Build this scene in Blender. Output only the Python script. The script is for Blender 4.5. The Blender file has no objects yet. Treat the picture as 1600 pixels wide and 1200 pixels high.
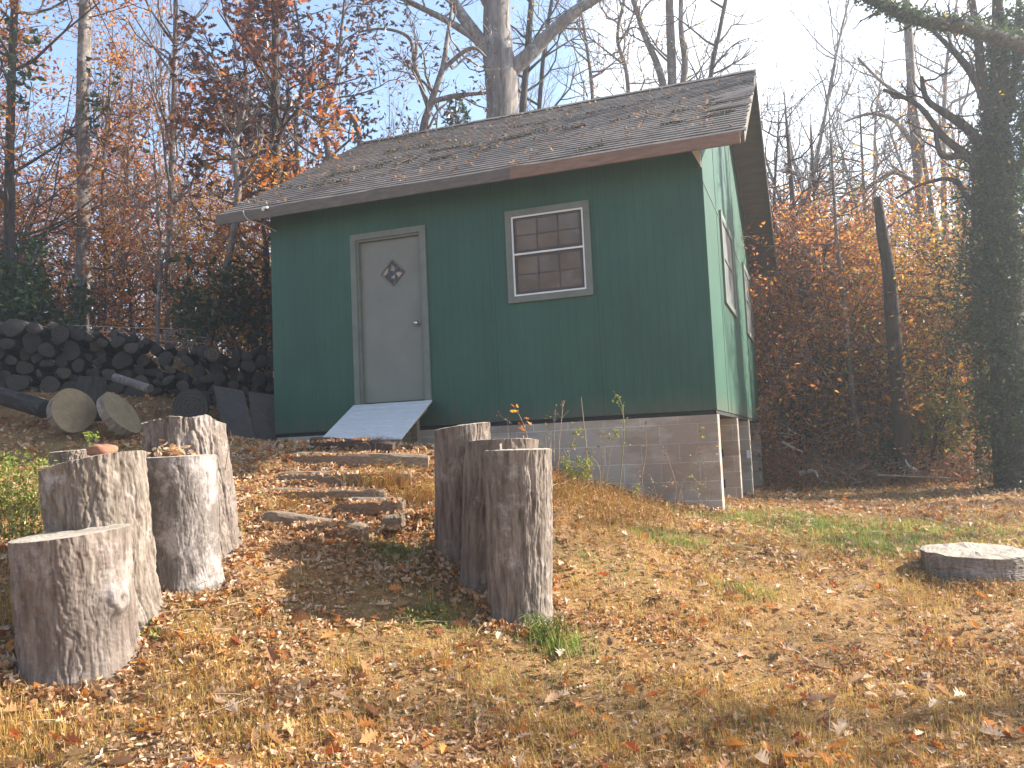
import bpy, math, random
import numpy as np
from mathutils import Vector, Matrix
R_ = math.radians
SC = bpy.context.scene
COL = SC.collection
# ---------------------------------------------------------------- camera
F_PX = 1321.68
CC = np.array([0.97438, -9.09282, -0.30629])
CR = np.array([0.939646, 0.339222, -0.044261])
CU = np.array([0.067084, -0.055849, 0.996183])
CF = np.array([-0.335455, 0.939047, 0.075236])
cam_d = bpy.data.cameras.new("Camera"); cam = bpy.data.objects.new("Camera", cam_d); COL.objects.link(cam)
cam_d.sensor_fit = 'HORIZONTAL'; cam_d.sensor_width = 36.0; cam_d.lens = 36.0 * F_PX / 1600.0
cam_d.clip_start = 0.05; cam_d.clip_end = 1500
cam.matrix_world = Matrix(((CR[0], CU[0], -CF[0], CC[0]), (CR[1], CU[1], -CF[1], CC[1]), (CR[2], CU[2], -CF[2], CC[2]), (0, 0, 0, 1)))
SC.camera = cam
# ---------------------------------------------------------------- light
SUN_AZ, SUN_EL = 30.0, 33.0          # azimuth counter-clockwise from +X, elevation
w = bpy.data.worlds.new("World"); SC.world = w; w.use_nodes = True
wn = w.node_tree.nodes; wl = w.node_tree.links
bgn = wn['Background']; sky = wn.new('ShaderNodeTexSky'); sky.sky_type = 'NISHITA'; sky.sun_disc = False
sky.sun_elevation = R_(SUN_EL); sky.sun_rotation = R_(90 - SUN_AZ)
sky.air_density = 1.0; sky.dust_density = .7; sky.ozone_density = 1.3; sky.altitude = 200
bgn.inputs[1].default_value = 0.108
# bright glare painted into the sky over the roof's right half, broken by noise
GLARE_DIR = CF + CR * ((1290 - 800) / F_PX) + CU * ((600 + 10) / F_PX); GLARE_DIR /= np.linalg.norm(GLARE_DIR)
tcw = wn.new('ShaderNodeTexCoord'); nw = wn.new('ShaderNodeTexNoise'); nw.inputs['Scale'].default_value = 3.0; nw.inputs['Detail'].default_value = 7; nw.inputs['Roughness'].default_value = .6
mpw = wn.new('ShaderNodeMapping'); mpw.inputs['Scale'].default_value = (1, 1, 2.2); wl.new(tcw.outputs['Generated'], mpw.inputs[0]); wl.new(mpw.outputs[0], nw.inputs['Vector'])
dt = wn.new('ShaderNodeVectorMath'); dt.operation = 'DOT_PRODUCT'; wl.new(tcw.outputs['Generated'], dt.inputs[0]); dt.inputs[1].default_value = tuple(GLARE_DIR)
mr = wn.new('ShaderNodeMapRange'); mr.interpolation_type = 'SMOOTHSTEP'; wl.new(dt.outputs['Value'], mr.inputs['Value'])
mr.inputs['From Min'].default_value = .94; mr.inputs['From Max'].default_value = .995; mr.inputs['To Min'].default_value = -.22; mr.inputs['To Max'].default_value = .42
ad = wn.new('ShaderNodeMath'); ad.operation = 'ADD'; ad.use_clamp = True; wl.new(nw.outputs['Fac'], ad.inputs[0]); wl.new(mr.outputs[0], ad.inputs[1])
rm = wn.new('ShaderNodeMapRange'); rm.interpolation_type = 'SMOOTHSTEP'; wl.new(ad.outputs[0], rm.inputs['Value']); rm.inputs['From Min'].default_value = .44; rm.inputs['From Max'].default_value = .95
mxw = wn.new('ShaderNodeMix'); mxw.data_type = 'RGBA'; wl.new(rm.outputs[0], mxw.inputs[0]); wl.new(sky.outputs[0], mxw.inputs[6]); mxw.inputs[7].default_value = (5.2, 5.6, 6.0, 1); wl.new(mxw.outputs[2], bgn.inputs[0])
sl = bpy.data.lights.new("Sun", 'SUN'); sl.energy = 5.0; sl.angle = R_(0.55); sl.color = (1.0, 0.92, 0.80)
so = bpy.data.objects.new("Sun", sl); COL.objects.link(so)
sd = Vector((math.cos(R_(SUN_EL)) * math.cos(R_(SUN_AZ)), math.cos(R_(SUN_EL)) * math.sin(R_(SUN_AZ)), math.sin(R_(SUN_EL))))
so.rotation_euler = sd.to_track_quat('Z', 'Y').to_euler(); so.location = (10, 10, 20)
SC.view_settings.view_transform = 'Standard'; SC.view_settings.look = 'None'
SC.view_settings.exposure = 1.8; SC.view_settings.gamma = 1.0
SC.cycles.max_bounces = 6; SC.cycles.transparent_max_bounces = 8
SC.cycles.volume_bounces = 0

# ---------------------------------------------------------------- helpers
def S(px, py, d):
    return CC + (CF + CR * ((px - 800) / F_PX) + CU * ((600 - py) / F_PX)) * d

def tag(o, label=None, cat=None, group=None, kind=None):
    if label: o['label'] = label
    if cat: o['category'] = cat
    if group: o['group'] = group
    if kind: o['kind'] = kind
    return o

def empty(name, loc=(0, 0, 0), rz=0.0):
    o = bpy.data.objects.new(name, None); COL.objects.link(o); o.location = loc
    o.rotation_euler = (0, 0, rz); o.empty_display_size = 0.2
    return o

def link(name, me, parent=None, world_coords=True):
    o = bpy.data.objects.new(name, me); COL.objects.link(o)
    if parent is not None:
        o.parent = parent
        if world_coords and parent.type == 'EMPTY':
            m = Matrix.LocRotScale(parent.location, parent.rotation_euler, parent.scale)
            o.matrix_parent_inverse = m.inverted()
    return o

class MB:
    def __init__(s): s.v = []; s.f = []; s.m = []; s.n = 0
    def add(s, v, f, mi=0):
        v = np.asarray(v, float).reshape(-1, 3)
        f = np.asarray(f, int)
        s.v.append(v); s.f.append((f + s.n)); s.m.append(np.full(len(f), mi, int)); s.n += len(v)
    def box(s, a, b, mi=0):
        x0, y0, z0 = a; x1, y1, z1 = b
        v = [(x0, y0, z0), (x1, y0, z0), (x1, y1, z0), (x0, y1, z0), (x0, y0, z1), (x1, y0, z1), (x1, y1, z1), (x0, y1, z1)]
        s.hexa(v, mi)
    def hexa(s, v, mi=0):
        s.add(v, [(0, 3, 2, 1), (4, 5, 6, 7), (0, 1, 5, 4), (1, 2, 6, 5), (2, 3, 7, 6), (3, 0, 4, 7)], mi)
    def tube(s, pts, rad, sides=8, mi=0):
        v, f = tubes(np.array([pts], float), np.array([rad], float), sides)
        s.add(v, f, mi)
    def mesh(s, name, mats, smooth=False):
        me = bpy.data.meshes.new(name)
        V = np.concatenate(s.v).astype(np.float32)
        nf = sum(len(f) for f in s.f)
        lv = np.concatenate([f.ravel() for f in s.f]).astype(np.int32)
        lt = np.concatenate([np.full(len(f), f.shape[1]) for f in s.f]).astype(np.int32)
        mi = np.concatenate(s.m).astype(np.int32)
        me.vertices.add(len(V)); me.vertices.foreach_set('co', V.ravel())
        me.loops.add(len(lv)); me.loops.foreach_set('vertex_index', lv)
        me.polygons.add(nf)
        ls = np.concatenate([[0], np.cumsum(lt)[:-1]]).astype(np.int32)
        me.polygons.foreach_set('loop_start', ls); me.polygons.foreach_set('loop_total', lt)
        me.polygons.foreach_set('material_index', mi)
        me.polygons.foreach_set('use_smooth', np.full(nf, bool(smooth)))
        for m in (mats if isinstance(mats, (list, tuple)) else [mats]): me.materials.append(m)
        me.update(calc_edges=True); me.validate()
        return me
    def build(s, name, mats, parent=None, smooth=False, bevel=0):
        o = link(name, s.mesh(name, mats, smooth), parent)
        if bevel:
            b = o.modifiers.new('bevel', 'BEVEL'); b.width = bevel; b.segments = 1; b.limit_method = 'ANGLE'
        return o

def tubes(P, Rr, sides):
    """P (B,n,3), Rr (B,n) -> verts, quads"""
    B, n, _ = P.shape
    T = np.zeros_like(P); T[:, 1:-1] = P[:, 2:] - P[:, :-2]; T[:, 0] = P[:, 1] - P[:, 0]; T[:, -1] = P[:, -1] - P[:, -2]
    T /= np.linalg.norm(T, axis=2, keepdims=True) + 1e-9
    ref = np.where(np.abs(T[:, :1, 2:3]) > 0.8, np.array([[[1.0, 0, 0]]]), np.array([[[0, 0, 1.0]]]))
    A = np.cross(T, np.broadcast_to(ref, T.shape)); A /= np.linalg.norm(A, axis=2, keepdims=True) + 1e-9
    Bn = np.cross(T, A)
    an = np.arange(sides) * 2 * np.pi / sides
    V = P[:, :, None, :] + Rr[:, :, None, None] * (A[:, :, None, :] * np.cos(an)[None, None, :, None] + Bn[:, :, None, :] * np.sin(an)[None, None, :, None])
    idx = np.arange(B * n * sides).reshape(B, n, sides)
    a = idx[:, :-1, :]; b = np.roll(idx, -1, axis=2)[:, :-1, :]; c = np.roll(idx, -1, axis=2)[:, 1:, :]; d = idx[:, 1:, :]
    F = np.stack([a, b, c, d], -1).reshape(-1, 4)
    return V.reshape(-1, 3), F

def rand_rot(rng, n, up_bias=0.0, tilt=math.pi):
    """random rotation matrices; tilt limits the angle of the leaf normal from +Z"""
    az = rng.uniform(0, 2 * np.pi, n); sp = rng.uniform(0, 2 * np.pi, n)
    t = rng.uniform(0, 1, n) ** (1 + up_bias) * tilt
    ca, sa = np.cos(sp), np.sin(sp)
    Rz = np.zeros((n, 3, 3)); Rz[:, 0, 0] = ca; Rz[:, 0, 1] = -sa; Rz[:, 1, 0] = sa; Rz[:, 1, 1] = ca; Rz[:, 2, 2] = 1
    ax = np.stack([np.cos(az), np.sin(az), np.zeros(n)], 1)
    K = np.zeros((n, 3, 3)); K[:, 0, 2] = ax[:, 1]; K[:, 1, 2] = -ax[:, 0]; K[:, 2, 0] = -ax[:, 1]; K[:, 2, 1] = ax[:, 0]
    I = np.eye(3)[None]
    Rt = I + np.sin(t)[:, None, None] * K + (1 - np.cos(t))[:, None, None] * (K @ K)
    return Rt @ Rz

def scatter(mb, tv, tf, pos, rot, scale, mi=0):
    tv = np.asarray(tv, float); tf = np.asarray(tf, int)
    sc = np.asarray(scale, float)
    if sc.ndim == 1: sc = sc[:, None, None]
    else: sc = sc[:, None, :]
    V = np.einsum('nij,nkj->nki', rot, tv[None] * sc) + pos[:, None, :]
    n, k = len(pos), len(tv)
    F = tf[None] + (np.arange(n) * k)[:, None, None]
    mb.add(V.reshape(-1, 3), F.reshape(-1, tf.shape[1]), mi)

LEAF4_V = [(-.5, 0, 0), (0, -.24, .07), (.5, 0, -.05), (0, .24, .07)]
LEAF4_F = [(0, 1, 2), (0, 2, 3)]
# curled leaf, folded on the midrib
LEAF8_V = [(-.5, 0, .10), (-.22, -.22, .10), (.15, -.27, .03), (.5, 0, .16), (.15, .27, .12), (-.22, .22, .17), (-.2, 0, 0), (.2, 0, -.02)]
LEAF8_F = [(0, 1, 6), (0, 6, 5), (1, 2, 7), (1, 7, 6), (6, 7, 4), (6, 4, 5), (2, 3, 7), (7, 3, 4)]
def oak_leaf():
    half = [(-.5, .015), (-.42, .03), (-.33, .15), (-.27, .07), (-.15, .26), (-.06, .10), (.10, .34), (.17, .13), (.33, .24), (.36, .10), (.5, .03)]
    v = []; f = []
    for i, (x, y) in enumerate(half):
        zc = .10 * x * x
        v += [(x, -y, zc + abs(y) * .5), (x, 0, zc), (x, y, zc + abs(y) * .3)]
    for i in range(len(half) - 1):
        a = i * 3
        f += [(a, a + 3, a + 4), (a, a + 4, a + 1), (a + 1, a + 4, a + 5), (a + 1, a + 5, a + 2)]
    return v, f
OAK_V, OAK_F = oak_leaf()

_rs = np.random.RandomState(5)
_NT = _rs.rand(8, 257, 257)
def vnoise(u, v, seed=0, pu=None):
    t = _NT[seed % 8]; iu = np.floor(u).astype(int); iv = np.floor(v).astype(int)
    fu = u - iu; fv = v - iv; fu = fu * fu * (3 - 2 * fu); fv = fv * fv * (3 - 2 * fv)
    m = pu if pu else 256
    a0 = iu % m; a1 = (iu + 1) % m; b0 = iv % 256; b1 = (iv + 1) % 256
    return (t[a0, b0] * (1 - fu) + t[a1, b0] * fu) * (1 - fv) + (t[a0, b1] * (1 - fu) + t[a1, b1] * fu) * fv
def fbm(u, v, seed=0, oct=3):
    s = 0; a = .5
    for i in range(oct): s = s + a * vnoise(u * 2 ** i + 13 * i, v * 2 ** i + 7 * i, seed + i); a *= .5
    return s

# ---------------------------------------------------------------- materials
def newmat(name):
    m = bpy.data.materials.new(name); m.use_nodes = True
    nt = m.node_tree; b = nt.nodes['Principled BSDF']
    return m, nt, b
def N(nt, t, **kw):
    n = nt.nodes.new(t)
    for k, v in kw.items(): setattr(n, k, v)
    return n
def ramp(nt, fac, stops, interp='LINEAR'):
    r = N(nt, 'ShaderNodeValToRGB'); cr = r.color_ramp; cr.interpolation = interp
    while len(cr.elements) < len(stops): cr.elements.new(0.5)
    for e, (p, c) in zip(cr.elements, stops): e.position = p; e.color = (*c, 1)
    nt.links.new(fac, r.inputs[0]); return r.outputs[0]
def coords(nt, scale=(1, 1, 1)):
    tc = N(nt, 'ShaderNodeTexCoord'); mp = N(nt, 'ShaderNodeMapping'); mp.inputs['Scale'].default_value = scale
    nt.links.new(tc.outputs['Object'], mp.inputs[0]); return mp.outputs[0]
def noise(nt, vec, scale, detail=4, rough=.6, out='Fac'):
    n = N(nt, 'ShaderNodeTexNoise'); n.inputs['Scale'].default_value = scale; n.inputs['Detail'].default_value = detail
    n.inputs['Roughness'].default_value = rough; nt.links.new(vec, n.inputs['Vector']); return n.outputs[out]
def mix(nt, fac, a, b, mode='MIX'):
    n = N(nt, 'ShaderNodeMix', data_type='RGBA', blend_type=mode)
    for sock, v in ((n.inputs[0], fac), (n.inputs[6], a), (n.inputs[7], b)):
        if isinstance(v, (int, float)): sock.default_value = v
        elif isinstance(v, tuple): sock.default_value = (*v, 1)
        else: nt.links.new(v, sock)
    return n.outputs[2]
def math_(nt, op, a, b=0.0, c=0.0):
    n = N(nt, 'ShaderNodeMath', operation=op)
    for sock, v in zip(n.inputs, (a, b, c)):
        if isinstance(v, (int, float)): sock.default_value = v
        else: nt.links.new(v, sock)
    return n.outputs[0]
def bump(nt, b, h, strength=.5, dist=.01, normal=None):
    n = N(nt, 'ShaderNodeBump'); n.inputs['Strength'].default_value = strength; n.inputs['Distance'].default_value = dist
    nt.links.new(h, n.inputs['Height'])
    if normal is not None: nt.links.new(normal, n.inputs['Normal'])
    nt.links.new(n.outputs[0], b.inputs['Normal']); return n.outputs[0]
def C2(nt, b, c): nt.links.new(c, b.inputs['Base Color'])

def mat_plain(name, c1, c2, scale=8, rough=.8, bs=.3, bd=.004, stretch=(1, 1, 1), metallic=0):
    m, nt, b = newmat(name); v = coords(nt, stretch)
    n = noise(nt, v, scale, 6, .65)
    C2(nt, b, ramp(nt, n, [(.3, c1), (.7, c2)])); b.inputs['Roughness'].default_value = rough; b.inputs['Metallic'].default_value = metallic
    n2 = noise(nt, v, scale * 4, 5, .7); bump(nt, b, n2, bs, bd); return m

def mat_bark(name, dark, light, lichen=(.42, .42, .40), lich=.0, vs=1.0, moss=0):
    m, nt, b = newmat(name)
    v = coords(nt, (14 * vs, 14 * vs, 2.2 * vs)); n = noise(nt, v, 1.6, 6, .7)
    c = ramp(nt, n, [(.35, dark), (.65, light)])
    v2 = coords(nt); ln = noise(nt, v2, 4.0 * vs, 6, .75)
    if lich:
        f = ramp(nt, ln, [(.62 - lich, (0, 0, 0)), (.74 - lich, (1, 1, 1))])
        c = mix(nt, f, c, lichen)
    if moss:
        mn = noise(nt, v2, 2.2, 4); f = ramp(nt, mn, [(.55, (0, 0, 0)), (.7, (.8, .8, .8))]); c = mix(nt, f, c, (.06, .085, .02))
    C2(nt, b, c); b.inputs['Roughness'].default_value = .9; b.inputs['Specular IOR Level'].default_value = .25
    bump(nt, b, n, .8, .012); return m

def mat_leaf(name, cols, trans=.45, rough=.6, hue_noise=True):
    m, nt, b = newmat(name)
    g = N(nt, 'ShaderNodeNewGeometry')
    stops = [(i / len(cols), c) for i, c in enumerate(cols)]
    c = ramp(nt, g.outputs['Random Per Island'], stops, 'CONSTANT')
    vv = N(nt, 'ShaderNodeTexCoord').outputs['Object']
    n = noise(nt, vv, 30, 3); c = mix(nt, .55, c, ramp(nt, n, [(.3, (.45, .45, .45)), (.7, (1.25, 1.25, 1.25))]), 'MULTIPLY')
    C2(nt, b, c); b.inputs['Roughness'].default_value = rough; b.inputs['Specular IOR Level'].default_value = .3
    t = N(nt, 'ShaderNodeBsdfTranslucent'); nt.links.new(c, t.inputs[0])
    ms = N(nt, 'ShaderNodeMixShader'); ms.inputs[0].default_value = trans
    nt.links.new(b.outputs[0], ms.inputs[1]); nt.links.new(t.outputs[0], ms.inputs[2])
    nt.links.new(ms.outputs[0], nt.nodes['Material Output'].inputs[0]); return m

M = {}
# siding: grooved plywood panel
def mat_siding(name, base):
    m, nt, b = newmat(name)
    tc = N(nt, 'ShaderNodeTexCoord'); sp = N(nt, 'ShaderNodeSeparateXYZ'); nt.links.new(tc.outputs['Object'], sp.inputs[0])
    xy = math_(nt, 'ADD', sp.outputs[0], sp.outputs[1])
    fr = math_(nt, 'FRACT', math_(nt, 'MULTIPLY', xy, 1 / .1016))
    g = math_(nt, 'LESS_THAN', math_(nt, 'ABSOLUTE', math_(nt, 'SUBTRACT', fr, .5)), .045)
    grain = noise(nt, coords(nt, (40, 40, 1.6)), 2.0, 6, .7)
    blot = noise(nt, coords(nt, (1, 1, .5)), 1.3, 5, .6)
    fleck = noise(nt, coords(nt, (30, 30, 3)), 3.0, 3, .7)
    d = tuple(x * .80 for x in base); l = tuple(x * 1.18 for x in base)
    c = ramp(nt, blot, [(.3, d), (.7, l)])
    c = mix(nt, .35, c, ramp(nt, grain, [(.3, (.6, .6, .6)), (.7, (1.25, 1.25, 1.25))]), 'MULTIPLY')
    c = mix(nt, ramp(nt, fleck, [(.70, (0, 0, 0)), (.82, (.35, .35, .35))]), c, tuple(x * 1.9 + .02 for x in base))
    c = mix(nt, math_(nt, 'MULTIPLY', g, .28), c, tuple(x * .35 for x in base))
    zz = math_(nt, 'ADD', sp.outputs[2], math_(nt, 'MULTIPLY', math_(nt, 'SUBTRACT', noise(nt, coords(nt, (3, 3, 1)), 2.5, 5, .7), .5), -.55))
    c = mix(nt, ramp(nt, zz, [(.0, (.5, .5, .5)), (.22, (0, 0, 0))]), c, (.10, .085, .06))
    sn = math_(nt, 'LESS_THAN', math_(nt, 'FRACT', math_(nt, 'MULTIPLY', math_(nt, 'ADD', xy, 30.48), 1 / 1.2192)), .0055)
    c = mix(nt, math_(nt, 'MULTIPLY', sn, .6), c, (.01, .02, .016))
    C2(nt, b, c); b.inputs['Roughness'].default_value = .55; b.inputs['Specular IOR Level'].default_value = .35
    h = math_(nt, 'SUBTRACT', math_(nt, 'MULTIPLY', grain, .25), g)
    bump(nt, b, h, .4, .003); return m
M['siding'] = mat_siding('green_siding', (.024, .084, .056))
M['trim'] = mat_plain('trim_paint', (.115, .13, .105), (.16, .178, .148), 6, .6, .15, .002)
M['door'] = mat_plain('door_paint', (.15, .155, .128), (.18, .187, .158), 3, .5, .12, .002)
M['white'] = mat_plain('white_metal', (.62, .63, .62), (.74, .74, .72), 9, .45, .05, .001)
M['fascia'] = mat_plain('weathered_fascia', (.085, .07, .055), (.16, .135, .11), 5, .85, .4, .003, (1, 6, 6))
M['fascia_raw'] = mat_plain('bare_fascia', (.15, .085, .055), (.26, .16, .11), 5, .85, .4, .003, (1, 6, 6))
M['soffit'] = mat_plain('soffit_plywood', (.07, .052, .038), (.13, .10, .072), 3, .85, .3, .003, (1, 5, 5))
M['steel'] = mat_plain('metal', (.5, .5, .5), (.62, .62, .6), 9, .25, .02, .001, metallic=1)
M['grey_wire'] = mat_plain('galvanised_wire', (.32, .32, .30), (.5, .5, .48), 9, .5, .05, .001)
M['dark'] = mat_plain('dark_void', (.012, .012, .012), (.02, .02, .02), 4, .9, .1)
M['ramp'] = mat_plain('ramp_boards', (.50, .48, .45), (.68, .66, .62), 3, .7, .4, .003, (3, 25, 25))
M['timber'] = mat_plain('landscape_timber', (.14, .10, .065), (.32, .24, .165), 4, .9, .9, .012, (2, 18, 18))
M['timber_dark'] = mat_plain('dark_timber', (.05, .03, .024), (.11, .07, .055), 4, .9, .9, .01, (2, 18, 18))
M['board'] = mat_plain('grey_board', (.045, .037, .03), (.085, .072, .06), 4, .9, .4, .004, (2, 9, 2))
M['rust'] = mat_plain('reddish_rock', (.22, .085, .045), (.36, .17, .10), 9, .9, .9, .012)
M['bone'] = mat_plain('bleached_wood', (.38, .36, .33), (.55, .53, .5), 9, .8, .5, .006)

def mat_glass(name, base, rough=.04):
    m, nt, b = newmat(name); v = coords(nt, (1, 1, 1))
    n = noise(nt, v, 2.2, 3); C2(nt, b, ramp(nt, n, [(.3, base), (.7, tuple(x * 2.0 for x in base))]))
    b.inputs['Roughness'].default_value = rough; b.inputs['Specular IOR Level'].default_value = .95
    n2 = noise(nt, v, 3, 1); bump(nt, b, n2, .03, .01); return m
M['glass'] = mat_glass('window_glass', (.065, .05, .033), .05)
M['glass_side'] = mat_glass('side_window_glass', (.10, .11, .11), .35)

def mat_block():
    m, nt, b = newmat('concrete_block')
    tc = N(nt, 'ShaderNodeTexCoord'); sp = N(nt, 'ShaderNodeSeparateXYZ'); nt.links.new(tc.outputs['Object'], sp.inputs[0])
    cb = N(nt, 'ShaderNodeCombineXYZ'); nt.links.new(math_(nt, 'ADD', sp.outputs[0], sp.outputs[1]), cb.inputs[0])
    nt.links.new(math_(nt, 'ADD', sp.outputs[2], 4.0), cb.inputs[1])
    br = N(nt, 'ShaderNodeTexBrick'); nt.links.new(cb.outputs[0], br.inputs['Vector'])
    br.inputs['Scale'].default_value = 1; br.inputs['Brick Width'].default_value = .406; br.inputs['Row Height'].default_value = .2035
    br.inputs['Mortar Size'].default_value = .0055; br.inputs['Mortar Smooth'].default_value = .3; br.inputs['Bias'].default_value = 0
    br.inputs['Color1'].default_value = (.36, .30, .235, 1); br.inputs['Color2'].default_value = (.45, .385, .31, 1); br.inputs['Mortar'].default_value = (.58, .54, .48, 1)
    st = noise(nt, coords(nt, (.8, .8, 1.8)), 1.3, 4)
    c = mix(nt, ramp(nt, st, [(.50, (0, 0, 0)), (.60, (.6, .6, .6))]), br.outputs[0], (.22, .155, .11))
    fn = noise(nt, coords(nt), 60, 4, .7); c = mix(nt, .5, c, ramp(nt, fn, [(.3, (.75, .75, .75)), (.7, (1.2, 1.2, 1.2))]), 'MULTIPLY')
    C2(nt, b, c); b.inputs['Roughness'].default_value = .92
    h = math_(nt, 'SUBTRACT', math_(nt, 'MULTIPLY', fn, .3), br.outputs['Fac']); bump(nt, b, h, .6, .006); return m
M['block'] = mat_block()

def mat_shingle():
    m, nt, b = newmat('asphalt_shingle')
    tc = N(nt, 'ShaderNodeTexCoord')
    br = N(nt, 'ShaderNodeTexBrick'); mp = N(nt, 'ShaderNodeMapping'); nt.links.new(tc.outputs['Object'], mp.inputs[0])
    mp.inputs['Scale'].default_value = (1, 1.1547, 0); mp.inputs['Location'].default_value = (.02, .349 * 1.1547, 0)
    nt.links.new(mp.outputs[0], br.inputs['Vector']); br.inputs['Scale'].default_value = 1
    br.inputs['Brick Width'].default_value = .30; br.inputs['Row Height'].default_value = .1385; br.inputs['Mortar Size'].default_value = .006
    br.inputs['Color1'].default_value = (.080, .066, .058, 1); br.inputs['Color2'].default_value = (.125, .104, .092, 1); br.inputs['Mortar'].default_value = (.06, .052, .05, 1)
    big = noise(nt, coords(nt), .9, 4); c = mix(nt, .7, br.outputs[0], ramp(nt, big, [(.3, (.62, .62, .62)), (.7, (1.35, 1.3, 1.28))]), 'MULTIPLY')
    gr = noise(nt, coords(nt), 120, 3, .8); c = mix(nt, .6, c, ramp(nt, gr, [(.3, (.55, .55, .55)), (.7, (1.5, 1.5, 1.5))]), 'MULTIPLY')
    ms = noise(nt, coords(nt, (1, 2, 2)), 2.2, 5, .7); c = mix(nt, ramp(nt, ms, [(.60, (0, 0, 0)), (.68, (.8, .8, .8))]), c, (.045, .05, .02))
    C2(nt, b, c); b.inputs['Roughness'].default_value = .9
    h = math_(nt, 'SUBTRACT', math_(nt, 'MULTIPLY', gr, .4), br.outputs['Fac']); bump(nt, b, h, .6, .006); return m
M['shingle'] = mat_shingle()

def mat_ground():
    m, nt, b = newmat('soil_and_thatch'); v = coords(nt)
    n1 = noise(nt, v, .9, 6, .65); n2 = noise(nt, v, 22, 8, .75); n3 = noise(nt, v, 90, 4, .8)
    c = ramp(nt, n2, [(.25, (.12, .068, .03)), (.5, (.30, .18, .08)), (.75, (.46, .31, .16))])
    c = mix(nt, .5, c, ramp(nt, n3, [(.3, (.55, .5, .45)), (.7, (1.35, 1.3, 1.2))]), 'MULTIPLY')
    c = mix(nt, ramp(nt, n1, [(.52, (0, 0, 0)), (.72, (.35, .35, .35))]), c, (.09, .10, .03))
    C2(nt, b, c); b.inputs['Roughness'].default_value = .95; b.inputs['Specular IOR Level'].default_value = .1
    bump(nt, b, n2, 1.0, .03); return m
M['ground'] = mat_ground()

def mat_cut(name, c1, c2, ring=60):
    m, nt, b = newmat(name); tc = N(nt, 'ShaderNodeTexCoord')
    wv = N(nt, 'ShaderNodeTexWave', wave_type='RINGS', rings_direction='Z'); wv.inputs['Scale'].default_value = ring / 6.28 * 1.0
    wv.inputs['Distortion'].default_value = 6; wv.inputs['Detail'].default_value = 3; wv.inputs['Detail Scale'].default_value = 1.5
    nt.links.new(tc.outputs['Object'], wv.inputs[0]); n = noise(nt, tc.outputs['Object'], 9, 5, .7)
    c = ramp(nt, wv.outputs[1], [(.0, c1), (1, c2)]); c = mix(nt, .6, c, ramp(nt, n, [(.3, (.55, .52, .5)), (.7, (1.25, 1.25, 1.25))]), 'MULTIPLY')
    oi = N(nt, 'ShaderNodeObjectInfo'); c = mix(nt, 1.0, c, ramp(nt, oi.outputs['Random'], [(0, (.6, .58, .56)), (.7, (1.2, 1.15, 1.1)), (1, (2.2, 1.9, 1.6))] if name.startswith('grey') else [(0, (1, 1, 1)), (1, (1, 1, 1))]), 'MULTIPLY')
    C2(nt, b, c); b.inputs['Roughness'].default_value = .85; bump(nt, b, n, .6, .008); return m
M['cut'] = mat_cut('weathered_end_grain', (.26, .215, .165), (.40, .34, .27))
M['cut_fresh'] = mat_cut('fresh_end_grain', (.20, .15, .085), (.27, .205, .12), 110)
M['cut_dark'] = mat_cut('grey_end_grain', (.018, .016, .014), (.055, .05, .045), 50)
M['bark_pale'] = mat_bark('pale_stump_bark', (.11, .082, .065), (.25, .205, .17), (.31, .265, .235), .10)
M['bark_white'] = mat_bark('whitish_stump_bark', (.11, .09, .075), (.21, .18, .16), (.35, .315, .29), .12)
M['bark_grey'] = mat_bark('grey_stump_bark', (.10, .077, .058), (.29, .24, .195), (.38, .34, .31), .07)
M['bark_brown'] = mat_bark('brown_stump_bark', (.085, .062, .047), (.24, .19, .15), (.32, .28, .24), .05)
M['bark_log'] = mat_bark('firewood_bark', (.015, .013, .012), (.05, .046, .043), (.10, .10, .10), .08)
M['bark_tree'] = mat_bark('tree_bark', (.09, .07, .06), (.23, .19, .17), (.36, .34, .32), .08, .7)
M['bark_big'] = mat_bark('oak_bark', (.10, .085, .075), (.27, .24, .22), (.36, .36, .36), .08, .6)
M['bark_dark'] = mat_bark('dark_bark', (.035, .028, .024), (.10, .08, .068), (.16, .16, .15), .04, .7)
M['bark_rot'] = mat_bark('rotten_bark', (.03, .022, .018), (.085, .06, .045), (.16, .14, .12), .05, .7)

M['lf_ground'] = mat_leaf('fallen_leaves', [(.54, .35, .19), (.44, .25, .12), (.66, .47, .31), (.38, .19, .085), (.52, .30, .13), (.60, .39, .23), (.30, .15, .08), (.64, .27, .07), (.48, .31, .17), (.70, .54, .38)], .3, .65)
M['grass_dry'] = mat_leaf('dry_grass_blades', [(.62, .36, .10), (.52, .28, .07), (.68, .44, .16), (.42, .21, .06), (.60, .38, .10), (.46, .38, .08), (.70, .52, .22)], .35, .7)
M['grass_green'] = mat_leaf('green_grass_blades', [(.20, .27, .05), (.27, .34, .06), (.14, .20, .04), (.36, .40, .10), (.22, .28, .06), (.42, .38, .14)], .5, .6)
M['lf_orange'] = mat_leaf('orange_beech_leaves', [(.58, .20, .04), (.68, .27, .05), (.42, .14, .035), (.64, .32, .06), (.34, .12, .035), (.72, .40, .06), (.54, .26, .06)], .6, .4)
M['lf_redbrown'] = mat_leaf('russet_leaves', [(.44, .14, .055), (.54, .19, .07), (.32, .10, .045), (.48, .21, .09), (.24, .08, .04), (.60, .28, .11)], .55, .35)
M['lf_oak'] = mat_leaf('dark_oak_leaves', [(.10, .036, .032), (.07, .03, .03), (.14, .048, .035), (.055, .027, .027), (.12, .04, .032), (.24, .085, .035), (.085, .045, .042)], .22, .35)
M['lf_oakbright'] = mat_leaf('bright_oak_leaves', [(.42, .15, .04), (.50, .22, .05), (.30, .10, .04), (.38, .20, .05), (.45, .12, .035)], .5, .4)
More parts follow.
